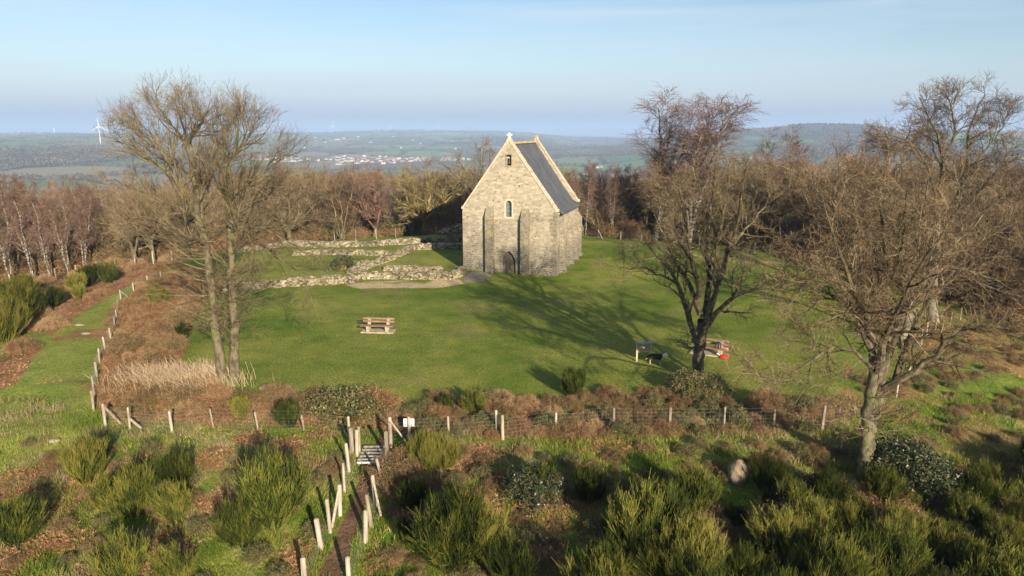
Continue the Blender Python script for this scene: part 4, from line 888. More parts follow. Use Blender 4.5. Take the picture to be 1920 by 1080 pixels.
# --- the big old oak on the right
limC = [
 ([(1645, 738, 0), (1659, 730, -.2), (1686, 715, -.4), (1718, 692, -.7), (1748, 671, -1), (1766, 647, -1.2), (1795, 627, -1.4), (1822, 612, -1.6), (1855, 606, -1.8), (1910, 622, -2)], .15, .02),
 ([(1677, 720, 0), (1686, 689, .4), (1700, 644, .7), (1718, 606, 1), (1742, 562, 1.3), (1785, 520, 1.6), (1835, 490, 1.9), (1895, 478, 2.2)], .12, .02),
 ([(1640, 715, 0), (1638, 659, .3), (1632, 620, .6), (1613, 585, .9), (1600, 540, 1.1), (1580, 507, 1.4), (1557, 483, 1.7), (1533, 447, 2), (1520, 395, 2.3)], .15, .02),
 ([(1645, 715, 0), (1657, 630, -.4), (1663, 573, -.6), (1663, 523, -.8), (1660, 467, -1), (1654, 400, -1.2), (1650, 330, -1.4)], .16, .02),
 ([(1650, 700, 0), (1672, 640, .3), (1690, 600, .5), (1713, 562, .8), (1747, 507, 1.1), (1780, 466, 1.4), (1830, 420, 1.8), (1872, 375, 2.2)], .15, .02),
 ([(1632, 650, 0), (1600, 587, -.8), (1560, 552, -1.2), (1513, 538, -1.6), (1480, 515, -1.9), (1437, 511, -2.2)], .11, .015),
 ([(1634, 620, 0), (1617, 583, -1.4), (1585, 540, -2), (1550, 512, -2.4), (1515, 490, -2.8), (1490, 478, -3)], .10, .015),
 ([(1634, 690, 0), (1600, 655, -1), (1563, 647, -1.6), (1520, 677, -2.1), (1480, 703, -2.5), (1423, 720, -3)], .08, .012),
 ([(1638, 670, 0), (1622, 570, 1.4), (1614, 480, 2.2), (1604, 400, 2.8), (1590, 335, 3.2)], .13, .02),
 ([(1660, 640, 0), (1698, 560, 1.6), (1718, 480, 2.4), (1732, 400, 3), (1742, 335, 3.4)], .13, .02),
 ([(1652, 650, 0), (1690, 560, -1.8), (1722, 500, -2.8), (1770, 440, -3.6), (1800, 380, -4)], .12, .018),
 ([(1640, 640, 0), (1600, 540, -2.2), (1560, 440, -3), (1545, 380, -3.6)], .11, .018),
 ([(1740, 510, 1), (1800, 500, 1.6), (1860, 540, 2), (1930, 560, 2.4)], .08, .015),
 ([(1780, 520, 1.4), (1850, 440, 3), (1910, 400, 3.6)], .08, .015),
 ([(1663, 540, -.6), (1690, 470, -1.5), (1700, 400, -2), (1705, 350, -2.4)], .09, .015),
 ([(1606, 560, 1), (1575, 450, .2), (1560, 370, 0), (1572, 320, 0)], .08, .015),
 ([(1630, 790, 0), (1585, 765, -.8), (1540, 745, -1.4)], .035, .01), ([(1636, 800, 0), (1680, 790, -.8), (1725, 770, -1.3)], .035, .01),
 ([(1628, 822, 0), (1600, 800, -.8), (1560, 788, -1.2)], .03, .01), ([(1630, 815, 0), (1690, 812, -.8), (1740, 818, -1)], .03, .01),
]
L_C = [(12, .12, 1, (30, 65), 2.7, 6, .20, .06, .55, .020, 4), (7, .12, 1, (28, 60), 1.35, 4, .22, .04, .55, .0105, 3), (7, .12, 1, (25, 60), .66, 3, .24, .03, .65, .006, 3), (4, .2, 1, (20, 60), .34, 2, .2, .02, .7, .0042, 3)]
hero('old_oak', 'largest spreading bare oak at right, growing out of the broom', [
 ([(1628, 900, 0), (1625, 860, 0), (1630, 822, 0)], .30, .25), ([(1628, 830, 0), (1626, 780, 0), (1632, 740, 0), (1640, 700, 0)], .26, .20), ([(1629, 800, 0), (1640, 745, 0), (1660, 726, -.1)], .18, .14), ([(1632, 760, 0), (1655, 720, 0), (1664, 660, .1)], .19, .13)],
 limC, L_C, ('bark', 'bark_dark', 'twig_brown'), 13, None, shoots=[(1, 12, .05, .7, 1.6)])

# --- darker oak whose crown stands against the sky, top right
limE = [
 ([(1755, 470, 0), (1758, 400, 0), (1765, 340, 0), (1768, 290, 0), (1760, 250, -.5), (1735, 210, -1), (1722, 185, -1.2)], .22, .03),
 ([(1768, 300, 0), (1790, 250, .4), (1788, 210, .8), (1775, 180, 1)], .12, .02),
 ([(1758, 430, 0), (1795, 370, .5), (1812, 310, .8), (1815, 250, 1.1), (1835, 200, 1.4), (1845, 175, 1.6)], .18, .03),
 ([(1812, 330, .8), (1850, 280, 1.4), (1880, 240, 1.8), (1890, 215, 2)], .10, .02),
 ([(1757, 440, 0), (1820, 380, -1), (1860, 330, -1.6), (1900, 300, -2), (1935, 285, -2.3)], .15, .02),
 ([(1840, 400, -1), (1880, 370, -1.6), (1935, 345, -2)], .12, .02),
 ([(1757, 420, 0), (1750, 340, -2), (1730, 290, -3), (1700, 262, -3.6), (1665, 250, -4)], .14, .02),
 ([(1750, 300, -1), (1715, 270, 0), (1690, 285, .6), (1655, 275, 1)], .08, .015),
 ([(1766, 320, 0), (1748, 270, 2), (1740, 225, 2.8)], .09, .015),
 ([(1790, 380, 0), (1850, 350, 3), (1905, 330, 4), (1950, 350, 4.5)], .12, .02),
 ([(1757, 470, 0), (1720, 410, 2), (1690, 370, 3), (1660, 340, 3.6)], .12, .02),
]
L_E = [(10, .25, 1, (25, 60), 2.8, 6, .18, .08, .6, .035, 4), (7, .15, 1, (25, 60), 1.6, 4, .2, .05, .6, .02, 3), (6, .15, 1, (25, 60), 1.05, 3, .2, .04, .65, .012, 3), (3, .2, 1, (20, 55), .5, 2, .2, .03, .7, .009, 3)]
hero('old_oak', 'dark bare oak whose crown tops the skyline at upper right', [([(1750, 602, 0), (1748, 560, 0), (1750, 520, 0), (1756, 450, 0), (1758, 400, 0)], .42, .26)], limE, L_E, ('bark_pale', 'bark_dark', 'twig_dark'), 14, None)
hero('old_oak', 'bare oak with leaning pale stem left of the pale trunk, behind the largest oak', [([(1688, 640, 0), (1703, 600, 0), (1712, 560, .2), (1715, 500, .3)], .34, .18)],
 [([(1712, 540, 0), (1690, 470, 0), (1670, 410, 0), (1660, 350, 0)], .14, .02), ([(1715, 510, 0), (1740, 440, .5), (1760, 380, .8)], .13, .02), ([(1713, 520, 0), (1700, 440, 2), (1690, 370, 3)], .12, .02), ([(1713, 530, 0), (1760, 480, -1.5), (1810, 440, -2.4), (1850, 430, -3)], .12, .02), ([(1712, 540, 0), (1665, 500, -1), (1620, 470, -1.6), (1590, 440, -2)], .12, .02), ([(1714, 520, 0), (1720, 440, -2.4), (1710, 380, -3)], .1, .02)],
 L_B, ('bark_pale', 'bark_dark', 'twig_brown'), 15, None)

# --- generic winter trees: one of each kind, then copies
def wood_tree(kind, seed, h=10.0):
    rng = np.random.default_rng(seed); ta = Acc(); la = Acc()
    if kind == 'birch':
        n_ = 2 + seed % 2; tp = []; tr = []
        for k in range(n_):
            a = rng.uniform(0, 6.28); sp = .13 * h * (k > 0) + .09 * h; top = np.array([math.cos(a) * sp, math.sin(a) * sp, h * rng.uniform(.86, 1)])
            p = resample([(0, 0, -.4), tuple(top * .3 + rng.normal(size=3) * .012 * h), tuple(top * .65 + rng.normal(size=3) * .015 * h), tuple(top)], 14, rng, .012 * h * .5)
            tp.append(p); tr.append(np.linspace(.017 * h, .0035 * h, 14))
        TP = np.array(tp); TR = np.array(tr) * .62; ta.tube(TP, TR, 8)
        Q, q = grow(rng, TP, TR, 26, .28, 1, (25, 50), .24 * h, 5, .10, .10, .5, .012, .5); la.tube(Q[:, :, :], q, 4, 0)
        Q, q = grow(rng, Q, q, 10, .2, 1, (25, 50), .10 * h, 4, .12, -.02, .5, .010, .4, .05); la.tube(Q, q, 3, 1)
        Q, q = grow(rng, Q, q, 6, .1, 1, (20, 50), .055 * h, 3, .12, -.10, .6, .008, .4, .08); la.tube(Q, q, 3, 1)
        mats = ('birch', 'birch', 'twig_red')
    elif kind == 'hazel':
        tp = []; tr = []
        for k in range(9):
            a = k * .7 + rng.uniform(-.3, .3); sp = rng.uniform(.1, .42) * h; top = np.array([math.cos(a) * sp, math.sin(a) * sp, h * rng.uniform(.7, .92)])
            tp.append(resample([(math.cos(a) * .1, math.sin(a) * .1, -.3), tuple(top * np.array([.25, .25, .35])), tuple(top * np.array([.6, .6, .7])), tuple(top)], 12, rng, .010 * h)); tr.append(np.linspace(.010 * h, .002 * h, 12))
        TP = np.array(tp); TR = np.array(tr); ta.tube(TP[:, :5], TR[:, :5], 6); la.tube(TP[:, 4:], TR[:, 4:], 5, 0)
        Q, q = grow(rng, TP, TR, 18, .12, 1, (15, 45), .26 * h, 5, .12, .08, .5, .012); la.tube(Q, q, 3, 1)
        Q, q = grow(rng, Q, q, 8, .1, 1, (15, 45), .11 * h, 3, .14, .08, .6, .009); la.tube(Q, q, 3, 1)
        Q, q = grow(rng, Q, q, 4, .1, 1, (15, 45), .05 * h, 2, .14, .06, .6, .008); la.tube(Q, q, 3, 1)
        mats = ('bark', 'twig_wood', 'twig_wood')
    else:
        p = resample([(0, 0, -.4), (rng.normal() * .02 * h, rng.normal() * .02 * h, .16 * h), (rng.normal() * .03 * h, rng.normal() * .03 * h, .30 * h)], 8, rng, .005 * h)
        ta.tube(p[None], np.linspace(.030 * h, .022 * h, 8)[None] * 1.0, 9); top = p[-1]; tp = []; tr = []
        for k in range(9):
            a = k * .7 + rng.uniform(-.4, .4); sp = rng.uniform(.12, .46) * h if k else .02 * h; b0 = p[rng.integers(4, 8)]
            e_ = np.array([math.cos(a) * sp, math.sin(a) * sp, h * (1.0 - .55 * (sp / h) ** 1.2 - rng.uniform(0, .12))])
            tp.append(resample([tuple(b0), tuple(b0 + (e_ - b0) * .35 + np.array([math.cos(a), math.sin(a), -.3]) * .05 * h), tuple(b0 + (e_ - b0) * .7 + rng.normal(size=3) * .02 * h), tuple(e_)], 12, rng, .008 * h)); tr.append(np.linspace(.016 * h, .003 * h, 12))
        TP = np.array(tp); TR = np.array(tr); la.tube(TP, TR, 6, 0)
        Q, q = grow(rng, TP, TR, 14, .12, 1, (25, 60), .24 * h, 5, .16, .06, .55, .016); la.tube(Q, q, 3, 1)
        Q, q = grow(rng, Q, q, 8, .12, 1, (25, 55), .11 * h, 4, .18, .05, .6, .010); la.tube(Q, q, 3, 1)
        Q, q = grow(rng, Q, q, 6, .12, 1, (25, 55), .052 * h, 2, .18, .04, .6, .008); la.tube(Q, q, 3, 1)
        mats = {'oak': ('bark', 'bark', 'twig_wood'), 'olive': ('bark', 'twig_olive', 'twig_olive'), 'red': ('bark', 'twig_red', 'twig_red'), 'grey': ('bark_pale', 'bark', 'twig_grey')}[kind]
    return ta.mesh('trunk', MT[mats[0]], True), la.mesh('crown', [MT[mats[1]], MT[mats[2]]])
KN = {'birch': ('birch', 'slender white birch', 'birches'), 'hazel': ('hazel_tree', 'many-stemmed brown tree', 'brown many-stemmed trees'), 'oak': ('oak_tree', 'bare brown spreading tree', 'bare brown trees'),
      'olive': ('oak_tree', 'round olive twigged tree', 'olive twigged trees'), 'red': ('alder_tree', 'reddish bare tree', 'reddish twigged trees'), 'grey': ('ash_tree', 'pale grey bare tree', 'pale grey bare trees')}
KV = {}
for kd, n_ in (('birch', 3), ('hazel', 3), ('oak', 3), ('olive', 2), ('red', 2), ('grey', 2)):
    KV[kd] = [wood_tree(kd, 100 + 7 * i + len(kd)) for i in range(n_)]
proto = {}; wood_row = 'front row'
WMARKS = [(20, 500, 'the far left fence'), (140, 500, 'the leaning birches'), (290, 490, 'the ivy clad trees'), (428, 470, 'the twin tree'), (560, 450, 'the long ruined wall'), (690, 440, 'the diagonal wall'), (803, 440, 'the round olive tree'), (912, 430, 'the chapel gable'), (1096, 436, 'the chapel corner birch'), (1150, 440, 'the lone pale birch'), (1262, 445, 'the tallest birch'), (1350, 455, 'the mossy oak'), (1475, 460, 'the reddish birch'), (1585, 490, 'the pale stemmed tree'), (1750, 500, 'the dark oak'), (1900, 530, 'the right edge')]
rt = random.Random(77)
def place_tree(kd, loc, h, label=None, group=None, rz=None, wide=1.0):
    v = rt.randrange(len(KV[kd])); key = (kd, v); nm_, lb, gp_ = KN[kd]
    if key not in proto:
        g = thing(nm_, '', 'tree', (0, 0, 0)); proto[key] = (g, link('trunk', KV[kd][v][0], g), link('crown', KV[kd][v][1], g), [0])
    g, t_, c_, used = proto[key]
    if used[0]:
        g2 = g.copy(); C.objects.link(g2)
        for o in (t_, c_): o2 = o.copy(); C.objects.link(o2); o2.parent = g2
        g = g2
    used[0] = 1
    g.location = loc; g.rotation_euler = (0, 0, rt.uniform(0, 6.28) if rz is None else rz); s_ = h / 10; g.scale = (s_ * wide, s_ * wide, s_)
    g['label'] = label or (lb + ', ' + wood_row + ', ' + where(loc.x, loc.y, loc.z, WMARKS).replace('upper ', '').replace('lower ', '').replace('above', 'behind').replace('below', 'behind')); g['category'] = 'tree'
    if label and not group: 
        if 'group' in g: del g['group']
    else: g['group'] = group or (gp_ + ' in the wood')
    return g
def top_h(loc, py):   # real height whose top shows at that row
    dep = (py - 245) / 1280.0 * 1.0; D = math.hypot(loc.x, loc.y)
    return CAMH - loc.y * dep / 1.0 - loc.z
# trees one can point to
def P0(px, py):
    x, f, d = ray(px, py); t = min((CAMH + .5) / d, 97.0 / f); return Vector((x * t, f * t, 0))
def solo(kd, px, py, top, label, wide=1.0):
    b = P0(px, py); b.z = float(H(b.x, b.y)) - .1; return place_tree(kd, b, top_h(b, top), label, None, None, wide)
solo('birch', 1262, 449, 196, 'tallest birch at the wood edge, right of the chapel, above the mossy oak', 1.7)
solo('birch', 1290, 452, 212, 'second tall birch touching the tallest one on its right', 1.5)
solo('birch', 1225, 446, 222, 'thin birch just left of the tallest birch', 1.2)
solo('birch', 1096, 436, 308, 'white stemmed birch close behind the right corner of the chapel', .9)
solo('birch', 1147, 437, 318, 'lone pale birch between the chapel and the tall birches', .7)
solo('birch', 1475, 462, 258, 'reddish birch at the wood edge left of the largest oak crown', 1.0)
solo('birch', 62, 508, 345, 'leftmost leaning white birch above the far left fence', 1.0)
solo('birch', 92, 505, 352, 'white birch second from left above the far left fence', .9)
solo('birch', 128, 500, 350, 'white birch above the bend of the far left fence', .9)
solo('birch', 155, 497, 358, 'white birch nearest the twin tree, at the left wood edge', .9)
solo('birch', 20, 512, 350, 'white birch at the far left edge of the view', .9)
solo('olive', 803, 438, 293, 'round olive tree catching the sun left of the chapel', 1.25)
solo('grey', 912, 425, 256, 'tall grey tree rising behind the left slope of the chapel roof', 1.0)
solo('hazel', 640, 436, 302, 'brown tree behind the ruins with upright pale stems', 1.1)
solo('red', 700, 436, 315, 'reddish tree left of the round olive tree', 1.1)
solo('oak', 548, 448, 316, 'tan tree at the wood edge right of the twin tree', 1.2)
solo('oak', 254, 492, 350, 'ivy clad low tree behind the far left fence', .9)
solo('oak', 288, 486, 345, 'second ivy clad tree behind the far left fence', .9)
solo('oak', 1585, 500, 330, 'small bare tree with pale stem at the lawn edge behind the largest oak', 1.1)
solo('hazel', 1540, 486, 300, 'many-stemmed tree at the lawn edge left of the largest oak', 1.2)
# the wood round the hilltop
colF = [-160, 0, 200, 350, 500, 650, 800, 900, 1095, 1200, 1300, 1400, 1500, 1600, 1700, 1800, 1950, 2100]
rowF = [520, 510, 487, 468, 446, 438, 430, 424, 430, 436, 446, 456, 466, 486, 508, 530, 560, 580]
topF = [350, 348, 342, 332, 318, 312, 312, 318, 322, 312, 300, 296, 290, 285, 290, 300, 330, 350]
nrow = 0
def P0(px, py):
    x, f, d = ray(px, py); t = min((CAMH + .5) / d, 97.0 / f); return Vector((x * t, f * t, 0))
for dr, stp, kinds in ((2, 3.8, 'hhoh'), (6, 4.2, 'orhgoo'), (11, 4.6, 'orghbo'), (17, 5, 'ogrolo'), (25, 6, 'orogob'), (36, 7.5, 'rogo'), (52, 9, 'rogo'), (72, 12, 'rog')):
    px = -170.0; wood_row = 'front row' if dr < 4 else 'second row' if dr < 9 else 'third row' if dr < 15 else 'deep in the wood' if dr < 40 else 'far behind'
    while px < 2120:
        b0 = P0(px, float(np.interp(px, colF, rowF))); D = math.hypot(b0.x, b0.y); q = (D + dr + rt.uniform(-1.5, 1.5)) / D; x, y = b0.x * q, b0.y * q
        z = float(H(x, y)); loc = Vector((x, y, z - .1)); tp_ = float(np.interp(px, colF, topF)) + rt.uniform(-9, 26) + (36 if dr < 4 else 10 if dr < 9 else 0)
        h_ = top_h(loc, tp_)
        kd = {'h': 'hazel', 'o': 'oak', 'r': 'red', 'g': 'grey', 'b': 'birch', 'l': 'olive'}[rt.choice(kinds)]
        if 3.0 < h_ < 19 and not (930 < px < 1060 and dr > 20 and rt.random() < .5): place_tree(kd, loc, h_, wide=min(1.6, max(.9, 7.5 / h_ + .35))); nrow += 1
        px += stp / D * 1247 * rt.uniform(.8, 1.2)
print('wood trees', nrow)
# more trees on the right flank, below the oaks, and one off frame that shades the broom
for x_, y_, h_, kd, lb in ((38, 62, 10, 'oak', 'bare tree beyond the right fence, in front of the wood'), (46, 52, 9.5, 'hazel', 'many-stemmed tree near the right edge beyond the rusty bracken'), (54, 66, 11, 'oak', 'bare tree farther out beyond the right fence'), (50, 80, 11, 'oak', 'bare tree behind the dark oak crown at upper right'), (60, 92, 12, 'oak', 'tall bare tree at the far right of the wood')):
    place_tree(kd, Vector((x_, y_, float(H(x_, y_)) - .1)), h_, lb, None, None, 1.3)

for x_, y_, h_, lb in ((27, 1.5, 10, 'bare tree just outside the view at lower right, shading the broom'), (35, 9, 10, 'second bare tree outside the view beyond the right edge')):
    place_tree('oak', Vector((x_, y_, float(H(x_, y_)) - .1)), h_, lb, None, None, 1.2)
# ================================================================== BROOM, BRAMBLES AND UNDERGROWTH
def broom_mesh(seed, h=1.5):
    rng = np.random.default_rng(seed); ac = Acc(); n_ = 46
    a = rng.uniform(0, 6.28, n_); sp = rng.uniform(0, .75, n_) ** .7 * h * .62; tp = np.stack([np.cos(a) * sp, np.sin(a) * sp, h * (1 - .35 * (sp / (.62 * h)) ** 2) * rng.uniform(.6, 1, n_)], 1)
    b0 = np.stack([np.cos(a) * .12, np.sin(a) * .12, np.full(n_, -.1)], 1)
    t = np.linspace(0, 1, 7)[None, :, None]; mid = b0 + (tp - b0) * np.array([.75, .75, .4]) 
    Pt = b0[:, None] * (1 - t) ** 2 + 2 * mid[:, None] * t * (1 - t) + tp[:, None] * t ** 2
    Rr = np.linspace(.012, .006, 7)[None] * np.ones((n_, 1)); ac.tube(Pt, Rr, 3)
    Q, q = grow(rng, Pt, Rr, 16, .25, 1, (8, 30), .55 * h * .6, 4, .05, .16, .8, .007, .2); ac.tube(Q, q, 3)
    Q2, q2 = grow(rng, Q, q, 6, .1, .9, (8, 28), .24 * h, 2, .05, .14, .9, .0065, .2); ac.tube(Q2, q2, 3)
    return ac.mesh('shoots', MT['broom'])
def leaves(rng, c, d, size, n_):
    """n_ small two-triangle leaves scattered in ellipsoid clumps"""
    N = len(c); i = rng.integers(0, N, n_); p = c[i] + rng.normal(size=(n_, 3)) * d[i][:, None] * .5
    u = nrm(rng.normal(size=(n_, 3))); v = nrm(np.cross(u, rng.normal(size=(n_, 3)))); s_ = size * rng.uniform(.6, 1.4, n_)[:, None]
    V = np.stack([p - u * s_, p + v * s_ * .55, p + u * s_, p - v * s_ * .55], 1).reshape(-1, 3)
    return V, np.arange(n_ * 4).reshape(-1, 4)
def bush_mesh(seed, leafm, nl=5200, stems=70, h=1.1, w=1.5, lsize=.035):
    rng = np.random.default_rng(seed); ac = Acc(); a = rng.uniform(0, 6.28, stems); sp = rng.uniform(.15, 1, stems) ** .6 * w
    e_ = np.stack([np.cos(a) * sp, np.sin(a) * sp, rng.uniform(.05, .8, stems) * h * (1 - .5 * sp / w)], 1); md = e_ * np.array([.5, .5, 1]) + np.stack([0 * a, 0 * a, rng.uniform(.4, .9, stems) * h], 1)
    b0 = np.stack([np.cos(a) * sp * .25, np.sin(a) * sp * .25, np.full(stems, -.1)], 1); t = np.linspace(0, 1, 8)[None, :, None]
    Pt = b0[:, None] * (1 - t) ** 2 + 2 * md[:, None] * t * (1 - t) + e_[:, None] * t ** 2
    Rr = np.linspace(.010, .004, 8)[None] * np.ones((stems, 1)); ac.tube(Pt, Rr, 3, 0)
    Q, q = grow(rng, Pt, Rr, 10, .2, 1, (20, 70), .42, 4, .2, .02, .8, .0045, .3); ac.tube(Q, q, 3, 0)
    Q2, q2 = grow(rng, Q, q, 4, .2, 1, (20, 60), .2, 2, .2, .0, .8, .004, .3); ac.tube(Q2, q2, 3, 0)
    if nl:
        c = Pt[:, 3:].reshape(-1, 3); cl = np.concatenate([c, Q[:, 2:].reshape(-1, 3)]); V, F_ = leaves(rng, cl, np.full(len(cl), .22), lsize, nl); V[:, 2] = np.maximum(V[:, 2], .01); ac.add(V, F_, 1)
    return ac.mesh('shrub', [MT['stem'], MT[leafm]])
VEG = {'broom': [broom_mesh(200 + k, h) for k, h in enumerate((1.5, 1.3, 1.6, 1.1, 1.45, 1.25, 1.7))], 'bramble': [bush_mesh(220 + k, 'leaf_mix') for k in range(3)], 'brownb': [bush_mesh(230 + k, 'leaf_brown', 3600, 90) for k in range(3)],
       'green': [bush_mesh(240 + k, 'leaf_green', 6500, 50, 1.3, 1.3, .045) for k in range(2)], 'dark': [bush_mesh(250 + k, 'leaf_dark', 8000, 40, 1.6, 1.3, .05) for k in range(2)], 'scrub': [bush_mesh(260, 'leaf_brown', 600, 150, 1.2, 1.5)]}
VN = {'broom': ('broom_bush', 'broom bush'), 'bramble': ('bramble_bush', 'bramble'), 'brownb': ('bramble_bush', 'bramble'), 'green': ('bush', 'bush'), 'dark': ('bush', 'bush'), 'scrub': ('bramble_bush', 'bramble')}
VL = {'broom': 'spiky green broom bush', 'bramble': 'tangled green and rusty bramble', 'brownb': 'tangled brown bramble', 'green': 'leafy green bush', 'dark': 'dark evergreen bush', 'scrub': 'leafless brown scrub'}
rv = random.Random(31)
def veg(kd, x, y, s_, label=None, group=None, sz=None):
    o = link(VN[kd][0], rv.choice(VEG[kd]), None, (x, y, float(H(x, y)) - .03)); o.rotation_euler = (rv.uniform(-.1, .1), rv.uniform(-.1, .1), rv.uniform(0, 6.28)); s2 = (sz or 1) * s_
    o.scale = (s_ * rv.uniform(.9, 1.15), s_ * rv.uniform(.9, 1.15), s2)
    
    L = label or ((('large ' if s_ > 1.1 else 'small ' if s_ < .5 else '') + VL[kd] + ' ' + where(x, y, float(H(x, y)))))
    return tag(o, L, VN[kd][1], group or {'broom': 'broom bushes in the foreground', 'bramble': 'mixed brambles', 'brownb': 'brown brambles', 'green': 'leafy green bushes', 'dark': 'dark evergreen bushes', 'scrub': 'leafless scrub bushes'}[kd])
def stuff_bushes(name, label, pts, kinds, seed=0):
    '''uncountable scrub: one object that sets bushes out on its points'''
    me = bpy.data.meshes.new(name); me.from_pydata([(x, y, float(H(x, y)) - .03) for x, y, s_ in pts], [], [])
    r_ = random.Random(seed); N = len(pts)
    a = me.attributes.new('rot', 'FLOAT_VECTOR', 'POINT'); a.data.foreach_set('vector', [v for _ in range(N) for v in (r_.uniform(-.1, .1), r_.uniform(-.1, .1), r_.uniform(0, 6.28))])
    a = me.attributes.new('scl', 'FLOAT_VECTOR', 'POINT'); a.data.foreach_set('vector', [v for p in pts for v in (p[2], p[2], p[2] * 1.0)])
    col_ = bpy.data.collections.new(name + '_kinds')
    for kd in kinds:
        for v in VEG[kd]: col_.objects.link(bpy.data.objects.new('bush_kind', v))
    o = link(name, me); ng_ = bpy.data.node_groups.new(name, 'GeometryNodeTree')
    ng_.interface.new_socket('Geometry', in_out='INPUT', socket_type='NodeSocketGeometry'); ng_.interface.new_socket('Geometry', in_out='OUTPUT', socket_type='NodeSocketGeometry')
    n = ng_.nodes; l = ng_.links; gi = n.new('NodeGroupInput'); go_ = n.new('NodeGroupOutput'); ip = n.new('GeometryNodeInstanceOnPoints'); ci = n.new('GeometryNodeCollectionInfo')
    ci.inputs['Collection'].default_value = col_; ci.inputs['Separate Children'].default_value = True; ci.inputs['Reset Children'].default_value = True
    rt_ = n.new('GeometryNodeInputNamedAttribute'); rt_.data_type = 'FLOAT_VECTOR'; rt_.inputs[0].default_value = 'rot'; st_ = n.new('GeometryNodeInputNamedAttribute'); st_.data_type = 'FLOAT_VECTOR'; st_.inputs[0].default_value = 'scl'
    rn = n.new('FunctionNodeRandomValue'); rn.data_type = 'INT'
    for q in rn.inputs:
        if q.name == 'Max' and q.type == 'INT': q.default_value = 50
    ip.inputs['Pick Instance'].default_value = True
    l.new(gi.outputs[0], ip.inputs['Points']); l.new(ci.outputs[0], ip.inputs['Instance']); l.new([q for q in rn.outputs if q.type == 'INT'][0], ip.inputs['Instance Index']); l.new(rt_.outputs[0], ip.inputs['Rotation']); l.new(st_.outputs[0], ip.inputs['Scale']); l.new(ip.outputs[0], go_.inputs[0])
    md = o.modifiers.new('scatter', 'NODES'); md.node_group = ng_
    return tag(o, label, 'undergrowth', None, 'stuff')
# broom bushes one can point to: (px, py of the foot, size, label)
for px, py, s_, lb in ((165, 905, 1.15, 'broom bush below the fence corner, upper left of the foreground broom'), (250, 965, 1.2, 'broom bush in the lower left between two dead bracken patches'), (330, 925, 1.2, 'rounded broom bush under the third fence post from the corner'), (330, 975, .9, 'smaller broom bush in front of the rounded one at left'),
        (512, 985, 1.55, 'big fan shaped broom bush left of the lane fence'), (35, 1020, 1.0, 'greyish broom bush at the bottom left edge'), (200, 955, 1.0, 'broom bush beside a bracken patch at lower left'), (450, 1020, .9, 'low broom bush in front of the fan shaped one'),
        (235, 1095, 1.0, 'broom bush cut by the bottom edge at left'), (330, 1100, 1.0, 'second broom bush cut by the bottom edge at left'), (797, 880, 1.05, 'broom bush right behind the lane, under the white sign'), (830, 880, .8, 'small broom bush right of the one under the white sign'),
        (770, 955, .9, 'slim broom bush beside the leaning lane posts'), (765, 1020, .8, 'low broom bush right of the lane near the bottom'), (850, 1060, 1.6, 'tall bright broom bush at bottom centre, nearest the lane'), (900, 1050, 1.2, 'broom bush with brown stems at bottom centre'), (960, 1100, 1.2, 'broom bush cut by the bottom edge right of centre'),
        (1010, 930, 1.0, 'dull green broom bush in the middle of the foreground'), (1100, 940, .8, 'thin broom bush right of the dull green one'), (1200, 1040, 1.7, 'large bright broom bush at lower right, leftmost of the broom thicket'), (1250, 1000, 1.3, 'broom bush at the upper left of the broom thicket'),
        (890, 775, .8, 'dark green broom bush behind the fence, first right of the lane'), (840, 770, .7, 'small broom behind the thin fence post'), (1075, 742, .9, 'broom bush at the lawn edge left of the oak shadow'), (300, 575, .9, 'small green broom inside the brown scrub at left'), (345, 635, .8, 'small conifer green broom behind the twin tree'), (450, 785, .8, 'low green broom along the fence under the twin tree'), (545, 800, .8, 'low green broom behind the leaning posts')):
    b = P(px, py); veg('broom', b.x, b.y, s_, lb, None)
for px, py, s_ in ((0, 575, 1.9), (30, 600, 2.0), (70, 590, 1.7), (-20, 620, 2.2), (10, 640, 1.8), (100, 575, 1.3), (145, 545, 1.3), (170, 535, 1.6), (205, 530, 1.5), (150, 560, 1.0), (50, 560, 1.4), (-60, 650, 2)):
    b = P(px, py); veg('broom', b.x, b.y, s_ * .9, 'dark broom bush ' + where(b.x, b.y, b.z), 'broom clumps at far left')
ng = 0; BT = []
for _ in range(1500):      # the broom thicket over the lower right
    px = rv.uniform(1120, 2080); py = rv.uniform(860, 1180)
    if py < np.interp(px, [1120, 1200, 1300, 1350, 1440, 1560, 1680, 1900], [1040, 975, 925, 958, 915, 925, 925, 885]) + 14 * math.sin(px / 40): continue
    if px > 1650 and py < 850: continue
    if fbm(b_x := px / 60.0, py / 30.0, 1.6, 5, 2) < .26: continue
    b = P(px, py)
    if any((b.x - x) ** 2 + (b.y - y) ** 2 < .46 for x, y in BT): continue
    if abs(px - 1384) < 46 and 905 < py < 985 or (abs(px - 1622) < 26 and 905 < py < 990): continue
    BT.append((b.x, b.y)); kd_ = rv.choice(['broom'] * 7 + ['bramble', 'green', 'brownb']); veg(kd_, b.x, b.y, rv.choice([.45, .65, .85, 1.0, 1.25]) * rv.uniform(.9, 1.1) * (1 if kd_ == 'broom' else .75)); ng += 1
    if ng > 260: break
print('broom', ng)
